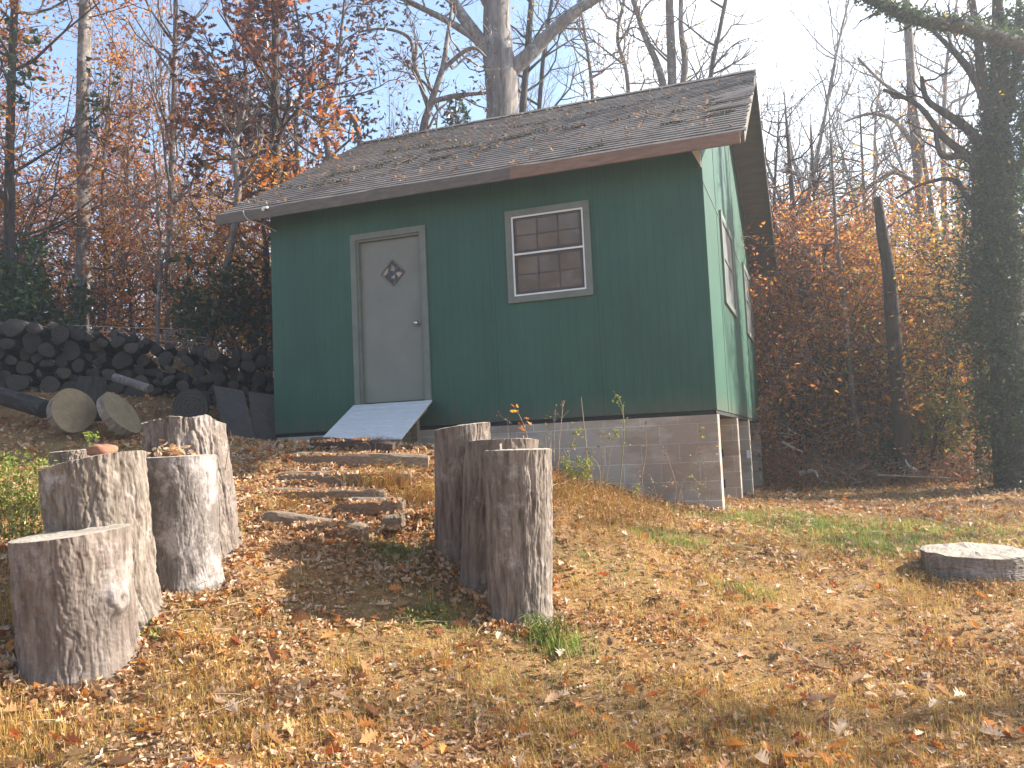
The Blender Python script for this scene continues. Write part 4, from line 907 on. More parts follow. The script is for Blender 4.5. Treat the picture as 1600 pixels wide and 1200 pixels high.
tree('pale trunk of the twin stemmed tree above the ridge right half', [(1052, 220, 15), (1050, 120, 14), (1047, 40, 13), (1045, -60, 11)], 20, 5, 'bark_tree', 14, 2.5, .45, 3, limbs=[[(1050, 200, 12), (1030, 110, 11), (1005, 50, 9), (985, -20, 7)], [(1052, 190, 12), (1070, 110, 10), (1064, 40, 9), (1066, -60, 7)]], seed=17, leaf=[(350, .075, 'lf_yellow')])
tree('dark stem leaning over the ridge right end', [(1108, 200, 8), (1112, 110, 8), (1124, 50, 7), (1138, -20, 6)], 20, 3, 'bark_dark', 16, 2.4, .3, 3, seed=18, leaf=[(80, .07, 'lf_redbrown')])
tree('bare tree with wavy limbs behind the ridge left of the twin stems', [(985, 240, 8), (980, 120, 7), (965, 60, 6), (975, 0, 5)], 22, 3, 'bark_tree', 30, 2.8, .2, 3, seed=19, leaf=[(500, .07, 'lf_redbrown')], wander=.32)
# --- right side
tree('tall pale trunk with bare arching limbs right of the broken snag', [(1446, 640, 17), (1442, 450, 16), (1438, 300, 15), (1427, 187, 14), (1422, 94, 13), (1416, 0, 12), (1412, -60, 10)], 18, 5, 'bark_tree', 16, 2.6, .5, 3, limbs=[[(1432, 235, 8), (1400, 190, 7), (1360, 178, 5), (1320, 190, 3)], [(1436, 290, 7), (1395, 270, 6), (1350, 300, 4), (1310, 330, 3)], [(1426, 160, 6), (1380, 130, 5), (1340, 90, 3)]], seed=20, leaf=[(260, .08, 'lf_yellow')], up=.1, sides=14)
tree('thin trunk leaning in beside the tall pale trunk', [(1493, 620, 14), (1483, 543, 12), (1473, 467, 11), (1457, 337, 9), (1446, 262, 7), (1436, 200, 5)], 17, 1, 'bark_tree', 10, 1.6, .45, 3, seed=21, leaf=[(350, .08, 'lf_orange')])
tree('broken dead snag with a jagged top among the red leaves', [(1414, 745, 25), (1410, 690, 24), (1398, 540, 23), (1388, 420, 19), (1378, 360, 17), (1371, 308, 12)], 14.5, 0, 'bark_rot', 3, .7, .3, 1, seed=22, name='dead_snag', cat='dead tree', sides=16)
R3, B3 = tree('ivy smothered tree trunk at the right edge with curving limbs', [(1590, 780, 62), (1580, 640, 56), (1572, 500, 50), (1566, 380, 48), (1562, 270, 44), (1555, 190, 36), (1562, 120, 24), (1560, 40, 18), (1556, -50, 14)], 13.2, 3, 'bark_dark', 12, 1.7, .4, 3, limbs=[[(1555, 190, 20), (1536, 130, 16), (1528, 60, 13), (1515, -20, 9)], [(1572, 190, 16), (1588, 100, 12), (1592, 0, 9)], [(1552, 175, 14), (1515, 110, 12), (1480, 70, 8), (1430, 20, 5)], [(1552, 260, 18), (1515, 205, 15), (1478, 178, 12), (1448, 155, 9), (1440, 120, 6)], [(1550, 300, 16), (1518, 250, 14), (1475, 215, 11), (1435, 165, 8), (1380, 140, 5)], [(1550, 330, 14), (1520, 250, 10), (1472, 243, 9), (1462, 200, 6)], [(1600, 72, 24, 12.6), (1560, 58, 20, 12.3), (1500, 42, 19, 12.1), (1440, 33, 16, 12.0), (1395, 18, 13, 12.0), (1340, -10, 10, 12.0)], [(1555, 400, 10), (1500, 290, 8), (1450, 285, 5), (1400, 310, 3)]], seed=23, sides=20, leaf=[(300, .07, 'lf_yellow')])
# ivy cover
def ivy(root):
    rng = np.random.RandomState(77); m_ = MB(); pts = []
    pth = [(1590, 780, 66), (1580, 640, 60), (1572, 500, 62), (1566, 380, 60), (1562, 270, 52), (1570, 180, 52), (1585, 90, 46), (1592, 20, 44)]
    P = np.array([S(a, b, 13.2) for a, b, c in pth]); Wd = np.array([c / 2 * 13.2 / F_PX for a, b, c in pth])
    n = 15000; t = rng.uniform(0, len(P) - 1.001, n); i = t.astype(int); f = (t - i)[:, None]; c = P[i] * (1 - f) + P[i + 1] * f; w_ = Wd[i] * (1 - f[:, 0]) + Wd[i + 1] * f[:, 0]
    a = rng.uniform(0, 6.283, n); lump = .75 + .75 * vnoise(a / 6.283 * 7, t * 4, 3, 7); rad = w_ * (lump + rng.uniform(-.1, .35, n)) + .03
    pos = c + np.stack([np.cos(a) * rad, np.sin(a) * rad, rng.normal(0, .06, n)], 1); pts.append(pos)
    q = np.array([S(*x) for x in ((1640, 82, 12.6), (1600, 72, 12.6), (1560, 58, 12.3), (1500, 42, 12.1), (1440, 33, 12.0), (1395, 18, 12.0), (1340, -10, 12.0))])
    n = 3200; t = rng.uniform(0, len(q) - 1.001, n); i = t.astype(int); f = (t - i)[:, None]; c = q[i] * (1 - f) + q[i + 1] * f; pts.append(c + rng.normal(0, .07, (n, 3)) + [0, 0, .03])
    # ivy-laden side masses low down and at the right
    for (px, py, s_, n) in ((1530, 330, .35, 700), (1520, 520, .4, 900), (1600, 300, .6, 1600), (1610, 150, .55, 1600), (1540, 420, .3, 700), (1600, 600, .6, 1800), (1545, 250, .4, 1100), (1525, 420, .5, 1300), (1540, 500, .5, 1300), (1560, 640, .55, 1200), (1585, 420, .6, 1800), (1575, 60, .45, 1200), (1545, 330, .45, 900)):
        pts.append(S(px, py, 13.3) + rng.normal(0, s_ * .6, (n, 3)))
    A = np.concatenate(pts); n = len(A); scatter(m_, LEAF4_V, LEAF4_F, A, rand_rot(rng, n, 0, math.pi), rng.uniform(.05, .10, n)); link('ivy', m_.mesh('ivy', M['lf_ivy']), root)
ivy(R3)
spec = [ # px, py0, d, path, leaves, material, label
    ([(1292, 700, 14), (1280, 600, 13), (1262, 500, 12), (1250, 420, 11), (1240, 330, 9), (1232, 230, 6)], 16.5, 'bark_dark', 'dark double bend trunk nearest the shed gable among russet leaves'),
    ([(1350, 730, 8), (1335, 640, 8), (1325, 540, 8), (1318, 470, 7), (1308, 380, 6), (1300, 250, 4)], 15.5, 'bark_tree', 'thin pale trunk with ivy tufts left of the broken snag'),
    ([(1262, 700, 10), (1258, 600, 9), (1268, 480, 8), (1275, 380, 6), (1270, 260, 4)], 18.5, 'bark_dark', 'second dark stem behind the double bend trunk'),
    ([(1225, 700, 8), (1222, 560, 8), (1218, 430, 7), (1210, 320, 5), (1215, 220, 3)], 18, 'bark_dark', 'russet leaved sapling touching the gable eave'),
    ([(1378, 700, 8), (1370, 560, 8), (1362, 430, 6), (1352, 330, 5), (1345, 200, 3)], 20, 'bark_dark', 'dark sapling stem just left of the broken snag'),
    ([(1470, 720, 8), (1475, 640, 8), (1490, 540, 7), (1500, 430, 5), (1510, 330, 3)], 16, 'bark_dark', 'orange leaved sapling between pale trunk and ivy tree'),
    ([(1530, 740, 8), (1528, 640, 8), (1520, 540, 6), (1525, 450, 4)], 15.5, 'bark_dark', 'golden leaved sapling at the foot of the ivy tree')]
for i, (pth, d, bm, lb) in enumerate(spec):
    lf = [(2200, .095, 'lf_redbrown', (-3, 3.9)), (1900, .095, 'lf_orange', (-3, 3.6))] if i < 5 else [(1500, .085, 'lf_orange'), (1500, .085, 'lf_yellow')]
    tree(lb, pth, d, 1.0, bm, 44, 1.9, .05, 3, leaf=lf, seed=30 + i, spread=.17, up=.05, ang=1.35, brr=.02)
# bare thin trees in the upper right sky, and distant ones: shared meshes
def proto(seed, H, r, nb, L, mx, leaf, mat='bark_tree', up=.5, ang=.8, s0=.3, spread=.15, kids=(3, 4), wander=.2):
    rng = np.random.RandomState(seed); seg = [np.array([0, 0, -.3])]; rd = [r * 1.2]; p = np.zeros(3); d = np.array([0, 0, 1.0])
    for i in range(7): d = d + rng.normal(0, .07, 3) * [1, 1, 0]; d /= np.linalg.norm(d); p = p + d * H / 7; seg.append(p.copy()); rd.append(r * (1 - (i + 1) / 7.3))
    P, Rr = smooth_path(seg, rd, 24); B = Br(seed); B.along(P, Rr, nb, L, s0, .98, r * .35, mx, ang, up, wander, kids)
    tb = MB(); rough_trunk(tb, P, Rr, 8, .08, seed % 5); out = [('trunk', tb.mesh('trunk', M[mat], True)), ('branches', B.branch_mesh('branches', M[mat]))]
    for (n, size, lm) in leaf: out.append(('crown', B.leaves(n, size, M[lm], spread)))
    return out
def place(pr, label, px, d, rz, sc=1.0, group=None, cat='tree', name='tree', loc=None):
    g_ = hpt(px, d) if loc is None else np.array([loc[0], loc[1], g1(loc[0], loc[1])]); root = empty(name, tuple(g_), rz); root.scale = (sc, sc, sc); tag(root, label, cat, group)
    for nm, me in pr:
        if me is None: continue
        o = bpy.data.objects.new(nm, me); COL.objects.link(o); o.parent = root
    return root
bare = [proto(101, 13, .10, 26, 2.8, 3, [(60, .07, 'lf_dry')], up=.7, ang=.7), proto(102, 11, .08, 28, 2.4, 3, [(120, .08, 'lf_dry')], up=.9, ang=.6), proto(103, 14, .13, 26, 3.2, 3, [(80, .07, 'lf_redbrown')], up=.5, ang=.9, wander=.3), proto(104, 9, .06, 28, 2.0, 3, [(220, .07, 'lf_redbrown')], up=.6)]
leafy = [proto(111, 5.0, .07, 48, 2.3, 3, [(2000, .095, 'lf_redbrown'), (2400, .095, 'lf_orange')], 'bark_dark', .05, 1.35, .06, .2), proto(112, 4.5, .06, 48, 2.0, 3, [(2000, .095, 'lf_orange'), (2200, .095, 'lf_yellow')], 'bark_dark', .05, 1.35, .05, .2), proto(113, 5.8, .08, 50, 2.5, 3, [(4300, .095, 'lf_redbrown')], 'bark_dark', .1, 1.3, .08, .22), proto(114, 3.2, .04, 44, 1.5, 3, [(2600, .08, 'lf_orange'), (700, .08, 'lf_lime')], 'bark_dark', .05, 1.3, .03, .18)]
rng = np.random.RandomState(8)
for px, d, k_ in [(1215, 24, 0), (1250, 27, 1), (1312, 26, 3), (1338, 23, 0), (1362, 28, 2), (1415, 30, 0), (1480, 24, 1), (1500, 20, 2), (1530, 26, 0), (1570, 22, 1), (1188, 30, 2)]:
    place(bare[k_], 'thin bare tree in the sunlit woods right of the shed', px, d, rng.uniform(0, 6.28), rng.uniform(.9, 1.1), 'bare trees in the woods right of the shed')
for px, d, k_ in [(150, 24, 3), (60, 22, 0), (228, 24, 3), (320, 22, 1), (395, 24, 1), (10, 24, 1), (-60, 20, 3)]:
    place(bare[k_], 'thin bare tree in the woods left of the shed', px, d, rng.uniform(0, 6.28), rng.uniform(.85, 1.05), 'bare trees in the woods left of the shed')
for px, d, k_ in [(545, 22, 0), (625, 22, 3), (735, 24, 0), (870, 27, 2), (955, 28, 0), (1150, 27, 1)]:
    place(bare[k_], 'thin bare tree showing above the shed roof', px, d, rng.uniform(0, 6.28), rng.uniform(.85, 1.05), 'bare trees above the roofline')
for px, d, k_ in [(1205, 21, 2), (1245, 22, 0), (1280, 24, 2), (1335, 23, 0), (1365, 19, 1), (1425, 18, 1), (1465, 22, 2), (1500, 19, 1), (1550, 19, 1), (1230, 18.5, 0), (1320, 18, 0), (1400, 17.5, 3), (1480, 16.5, 3), (1290, 17, 3), (1260, 26, 1), (1310, 28, 0), (1355, 27, 1), (1390, 25, 0), (1440, 26, 1), (1485, 27, 0), (1530, 24, 1), (1220, 28, 1), (1350, 16.4, 1), (1415, 16.2, 1), (1520, 15.6, 1)]:
    place(leafy[k_], 'orange and russet leaved understory tree right of the shed', px, d, rng.uniform(0, 6.28), rng.uniform(.85, 1.15), 'autumn understory trees right of the shed')
for px, d, k_ in [(-40, 17, 0), (45, 18, 2), (90, 20, 0), (150, 21, 2), (215, 19, 0), (270, 22, 2), (310, 20, 1), (360, 18, 1), (400, 20, 0), (440, 17, 2), (500, 20, 3), (0, 21, 2)]:
    place(leafy[k_], 'russet leaved understory tree behind the woodpile', px, d, rng.uniform(0, 6.28), rng.uniform(.8, 1.05), 'autumn understory trees behind the woodpile')
# evergreen shrubs
def shrub(label, px, py, d, rx, rz, n, size, mat, seed, cat='shrub', stems=9, name='shrub'):
    rng = np.random.RandomState(seed); c = S(px, py, d); g_ = np.array([c[0], c[1], g1(c[0], c[1]) - .05]); root = empty(name, tuple(g_)); tag(root, label, cat); B = Br(seed); Rx = rx * d / F_PX; Rz = rz * d / F_PX
    for i in range(stems):
        a = rng.uniform(0, 6.28); t = c + np.array([math.cos(a) * Rx * .6, math.sin(a) * Rx * .6, rng.uniform(-.3, .6) * Rz]); L = np.linalg.norm(t - g_); B.grow(g_, (t - g_) + 0, L, .02, 1, 3, .1, .12, (3, 5), 6, .9, .45)
    link('stems', B.branch_mesh('stems', M['bark_dark']), root)
    A = np.array(B.anch); k = (np.abs(A[:, 2] - c[2]) < Rz * 1.3); A = A[k] if k.sum() > 10 else A
    pos = A[rng.randint(0, len(A), n)] + rng.normal(0, Rx * .12, (n, 3)); m_ = MB(); scatter(m_, LEAF4_V, LEAF4_F, pos, rand_rot(rng, n, 0, math.pi), rng.uniform(size * .7, size * 1.3, n)); link('foliage', m_.mesh('foliage', M[mat]), root)
    return root
shrub('dark evergreen bush at the left edge behind the woodpile', 45, 450, 13.6, 75, 60, 3200, .11, 'lf_green', 201)
shrub('broad leaved evergreen bush close to the shed left wall', 385, 465, 13.5, 50, 50, 1500, .14, 'lf_green', 202)
shrub('hanging evergreen foliage high at the left edge', 20, 130, 14, 45, 50, 500, .15, 'lf_green', 203)
shrub('pale yellow green tree beyond the fence near the shed corner', 405, 480, 22, 60, 60, 3000, .09, 'lf_lime', 204)
shrub('dark low evergreen beneath the curving trees behind the fence', 300, 490, 16, 60, 40, 2500, .10, 'lf_green', 205)
shrub('green and yellow bush at the foot of the snag', 1440, 640, 15, 50, 50, 1800, .09, 'lf_lime', 206)
shrub('dark ivy mound on a low stump beside the snag', 1395, 690, 14.8, 18, 45, 900, .07, 'lf_ivy', 207)
shrub('sunlit green sapling tuft low beside the shed gable', 1240, 635, 16.5, 30, 25, 500, .09, 'lf_lime', 208)
# small cedar behind the ridge
def cedar():
    rng = np.random.RandomState(5); g_ = hpt(714, 16.2); top = S(712, 148, 16.2); root = empty('cedar_tree', tuple(g_)); tag(root, 'dark conical evergreen top peeking over the ridge left of the big oak', 'evergreen tree')
    mb = MB(); mb.tube([g_ - [0, 0, .2], (g_ + top) / 2, top], [.09, .06, .01], 8); link('trunk', mb.mesh('trunk', M['bark_dark'], True), root)
    n = 6500; t = rng.uniform(0, 1, n) ** .6; H = top[2] - g_[2]; z = top[2] - t * H * .8; r = (.07 + t * .95) * (.6 + .5 * rng.rand(n)) * (.75 + .5 * vnoise(rng.rand(n) * 8, t * 14, 2)); r *= np.where(t < .12, 2.0, 1.0)
    a = rng.uniform(0, 6.28, n); pos = np.stack([top[0] + np.cos(a) * r * .75, top[1] + np.sin(a) * r * .75, z], 1); m_ = MB(); scatter(m_, LEAF4_V, LEAF4_F, pos, rand_rot(rng, n, 0, math.pi), rng.uniform(.08, .16, n)); link('crown', m_.mesh('crown', M['lf_green']), root)
cedar()
# far woods as one mass: thin trunks and leaf clumps beyond 30 m
def far_woods():
    rng = np.random.RandomState(42); m_ = MB(); P = []; Rr = []
    for i in range(420):
        az = R_(109.7) + rng.uniform(-1.1, 1.1); d = rng.uniform(32, 60); x = CC[0] + d * math.cos(az); y = CC[1] + d * math.sin(az); z = g1(x, y); H = rng.uniform(4, 9)
        P.append([(x, y, z - .3), (x + rng.normal(0, .2), y, z + H * .4), (x + rng.normal(0, .4), y, z + H * .75), (x + rng.normal(0, .6), y, z + H)]); r = rng.uniform(.05, .16); Rr.append([r, r * .8, r * .5, .01])
        for k_ in range(12):
            t = rng.uniform(.3, 1); a = rng.uniform(0, 6.28); b0 = np.array([x, y, z + H * t]); L = rng.uniform(1, 2.6); dv = np.array([math.cos(a), math.sin(a), rng.uniform(.2, 1)]); P.append([b0, b0 + dv * L * .35, b0 + dv * L * .7 + [0, 0, .1], b0 + dv * L + [0, 0, .3]]); Rr.append([.03, .02, .014, .006])
    v, f = tubes(np.array(P), np.array(Rr), 4); m_.add(v, f, 0)
    n = 42000; az = R_(109.7) + rng.uniform(-1.1, 1.1, n // 30); d = rng.uniform(30, 62, n // 30); x = CC[0] + d * np.cos(az); y = CC[1] + d * np.sin(az); z = gz(x, y) + rng.uniform(0, 1, n // 30) ** 1.3 * 4.2
    c = np.repeat(np.stack([x, y, z], 1), 30, 0); pos = c + rng.normal(0, 1, (len(c), 3)) * [.7, .7, .45]; scatter(m_, LEAF4_V, LEAF4_F, pos, rand_rot(rng, len(pos), 0, math.pi), rng.uniform(.14, .26, len(pos)), 1)
    tag(m_.build('far_woods', [M['bark_tree'], M['lf_redbrown']]), 'hazy distant autumn woods filling the gaps behind the nearer trees', 'woods', kind='stuff')
far_woods()
# woods behind the photographer: they show in the window glass and shade the yard's rim
for i, (x, y, k_) in enumerate([(-6, -22, 2), (-2.5, -24, 0), (-9, -20, 1), (2, -26, 2), (-13, -24, 0), (6, -24, 1), (-4.5, -28, 3), (-16, -18, 2), (0, -21, 3)]):
    place(bare[k_], 'bare tree standing behind the photographer', 0, 0, i * 1.3, 1.1, 'trees behind the photographer', loc=(x, y))
for i, (x, y, k_) in enumerate([(-5, -23, 2), (-10, -25, 0), (-1, -25, 2), (-14, -22, 1), (4, -23, 0)]):
    place(leafy[k_], 'russet leaved tree standing behind the photographer', 0, 0, i * 1.7, 2.5, 'leafy trees behind the photographer', loc=(x, y))
# trees outside the frame to the right that dapple the gable and the lawn
for i, (x, y, k_, s) in enumerate([(12.5, 9.6, 2, 1.0), (15.5, 12.2, 2, 1.1), (16, 7.2, 2, 1.1), (15, 3.4, 2, 1.0), (19, 10.5, 0, 1.0)]):
    place(bare[k_], 'bare tree beyond the right edge of the lawn', 0, 0, i * 2.1, s, 'bare trees right of the lawn', loc=(x, y))

# ---------------------------------------------------------------- fallen branches and brush at the wood's edge
def stick(name, label, pts, r, mat, cat='branch', group=None, kids=2, seed=0):
    rng = np.random.RandomState(seed); q = [S(*p) for p in pts]; P, Rr = smooth_path(q, np.linspace(r, r * .4, len(q)), len(q) * 4); m_ = MB(); rough_trunk(m_, P, Rr, 7, .12, seed % 5)
    for k_ in range(kids):
        i = rng.randint(2, len(P) - 2); a = P[i]; dv = rng.normal(0, 1, 3); dv[2] = abs(dv[2]) * .5; dv /= np.linalg.norm(dv); L = np.linalg.norm(P[-1] - P[0]) * .25; m_.tube([a, a + dv * L * .5, a + dv * L + [0, 0, .02]], [r * .5, r * .35, r * .15], 5)
    return tag(m_.build(name, mat, smooth=True), label, cat, group)
stick('fallen_branch', 'bleached white branch lying on the ground at the edge of the woods', [(1250, 740, 14.5), (1262, 737, 14.4), (1272, 736, 14.3), (1278, 746, 14.2)], .045, M['bone'], kids=0, seed=1)
stick('fallen_branch', 'long thin fallen limb near the shed rear pier', [(1190, 674, 16), (1215, 676, 16), (1245, 680, 16)], .02, M['bone'], seed=2)
stick('fallen_branch', 'pale twisted branch stub among the brush below the snag', [(1432, 735, 14.2), (1420, 728, 14.2), (1415, 718, 14.2)], .03, M['bone'], seed=3)
stick('fallen_branch', 'straight fallen pole lying low in the brush right of the snag', [(1370, 742, 14), (1430, 745, 14), (1500, 748, 13.8)], .02, M['twig'], seed=4)
stick('fallen_branch', 'thin twig lying on the leafy bank below the shed corner', [(968, 856, 7), (1000, 872, 6.9), (1035, 893, 6.8)], .007, M['twig'], seed=5, kids=1)
stick('fallen_branch', 'grey forked limb in the brush behind the shed gable', [(1222, 690, 15), (1240, 700, 15), (1255, 706, 15)], .025, M['bone'], seed=6)
def brush():
    rng = np.random.RandomState(17); P = []; R2 = []; n = 1600
    for i in range(n):
        px = rng.uniform(1185, 1720); d = rng.uniform(14.2, 17.5) + (.8 if px < 1260 else 0); g_ = hpt(px, d); a = rng.uniform(0, 6.28); L = rng.uniform(.2, .7); e = rng.uniform(0, .9) ** 1.5
        dv = np.array([math.cos(a), math.sin(a), e]) * L; b = g_ + [0, 0, rng.uniform(0, .25)]; P.append([b, b + dv * .35 + rng.normal(0, .03, 3), b + dv * .7 + rng.normal(0, .05, 3), b + dv]); r = rng.uniform(.004, .012); R2.append([r, r * .8, r * .6, r * .3])
    m_ = MB(); v, f = tubes(np.array(P), np.array(R2), 4); m_.add(v, f, 0)
    n = 13000; px = rng.uniform(1185, 1720, n); d = rng.uniform(14, 20, n); p = np.array([S(a, 700, b) for a, b in zip(px, d)]); z = gz(p[:, 0], p[:, 1]) + rng.rand(n) ** 2.5 * .7; p[:, 2] = z
    scatter(m_, LEAF4_V, LEAF4_F, p, rand_rot(rng, n, 0, 3.14), rng.uniform(.05, .1, n), 1)
    tag(m_.build('underbrush', [M['twig'], M['lf_redbrown']]), 'tangle of dark twigs and leaves along the foot of the woods', 'underbrush', kind='stuff')
brush()

# ---------------------------------------------------------------- ground cover
def stumps_mask(x, y): return np.ones(len(x), bool)
def view_points(rng, n, dmin, dmax, pmin=-200, pmax=1800, power=1.0):
    """random ground points, density falling with distance"""
    d = dmin * (dmax / dmin) ** (rng.rand(n) ** power); px = rng.uniform(pmin, pmax, n)
    base = CC[None] + (CF[None] + CR[None] * ((px - 800) / F_PX)[:, None]) * d[:, None]
    x, y = base[:, 0], base[:, 1]; k = ~((x > -W + .1) & (x < -.3) & (y > .2) & (y < D)); x, y = x[k], y[k]
    return x, y, px[k], d[k]
def blades(name, label, cat, x, y, h, mat, seed, wd=.0035, lean=.9, dens=None):
    rng = np.random.RandomState(seed); n = len(x); z = gz(x, y); tv = [(-.5, 0, 0), (.5, 0, 0), (.35, .18, .55), (-.35, .18, .55), (0, .55, .95)]; tf4 = [(0, 1, 2, 3)]; tf3 = [(3, 2, 4)]
    az = rng.uniform(0, 6.283, n); ca, sa = np.cos(az), np.sin(az); Rm = np.zeros((n, 3, 3)); Rm[:, 0, 0] = ca; Rm[:, 0, 1] = -sa; Rm[:, 1, 0] = sa; Rm[:, 1, 1] = ca; Rm[:, 2, 2] = 1
    ln = rng.uniform(.1, lean * 2, n); sc = np.stack([np.full(n, wd) * rng.uniform(.7, 1.5, n), h * ln, h * rng.uniform(.5, 1.1, n) * np.clip(1.25 - ln * .5, .25, 1)], 1)
    pos = np.stack([x, y, z - .004], 1); m_ = MB(); V = np.einsum('nij,nkj->nki', Rm, np.array(tv)[None] * sc[:, None, :]) + pos[:, None, :]; o_ = (np.arange(n) * 5)[:, None]
    m_.add(V.reshape(-1, 3), (np.array(tf4[0])[None] + o_)); nb_ = m_.n; m_.f.append((np.array(tf3[0])[None] + o_)); m_.m.append(np.zeros(n, int))
    return tag(m_.build(name, mat), label, cat, kind='stuff')
rng = np.random.RandomState(55)
x, y, px, d = view_points(rng, 420000, 3.2, 15)
cl = fbm(x * 2.6 + 30, y * 2.6 + 30, 4); k = rng.rand(len(x)) < np.clip((cl - .28) * 3.2, .12, 1); path_ = (px > 330) & (px < 700) & (d > 5.2) & (d < 9) ; k &= ~(path_ & (rng.rand(len(x)) < .7)); k &= ~((px < 430) & (d > 7) & (rng.rand(len(x)) < .8)); x, y, d, cl = x[k], y[k], d[k], cl[k]
blades('dry_grass', 'matted straw coloured dry grass covering the yard', 'dry grass', x, y, (.035 + .06 * rng.rand(len(x)) ** 1.5) * (.6 + cl), M['grass_dry'], 1, .0032, 1.0)
# green patches given as image spots: px, depth, spread(m), number, height
gp = []
for (px_, d_, s_, n_, h_) in [(1330, 8.6, .7, 10000, .08), (1230, 8.9, .5, 2500, .07), (1400, 8.3, .45, 2000, .07), (1150, 8.6, .35, 2500, .07), (1340, 7.7, .25, 2600, .08), (1500, 8.8, .6, 2500, .06), (750, 4.9, .5, 1400, .045), (1180, 7.2, .5, 1500, .05), (860, 5.25, .11, 420, .17), (610, 6.3, .14, 900, .09), (680, 5.45, .14, 700, .05), (1040, 7.3, .2, 900, .09), (1150, 6.2, .14, 600, .06), (1270, 14.3, .2, 300, .12), (370, 6.8, .25, 700, .05), (400, 5.0, .4, 900, .035), (250, 5.0, .22, 900, .045), (150, 9, .6, 1500, .06), (60, 8.2, .6, 1600, .06), (700, 6.9, .18, 700, .06), (1450, 9, .7, 900, .05), (930, 6.4, .25, 500, .07), (300, 9.3, .8, 700, .05), (900, 4.6, .5, 700, .04), (1250, 5, .6, 400, .04)]:
    c = S(px_, 700, d_); gp.append(np.c_[c[0] + rng.normal(0, s_, n_), c[1] + rng.normal(0, s_ * .7, n_), np.full(n_, h_) * rng.uniform(.5, 1.2, n_)])
gp = np.concatenate(gp); blades('green_grass', 'patches of fresh green grass in the dry lawn', 'grass', gp[:, 0], gp[:, 1], gp[:, 2], M['grass_green'], 2, .0045, .7)
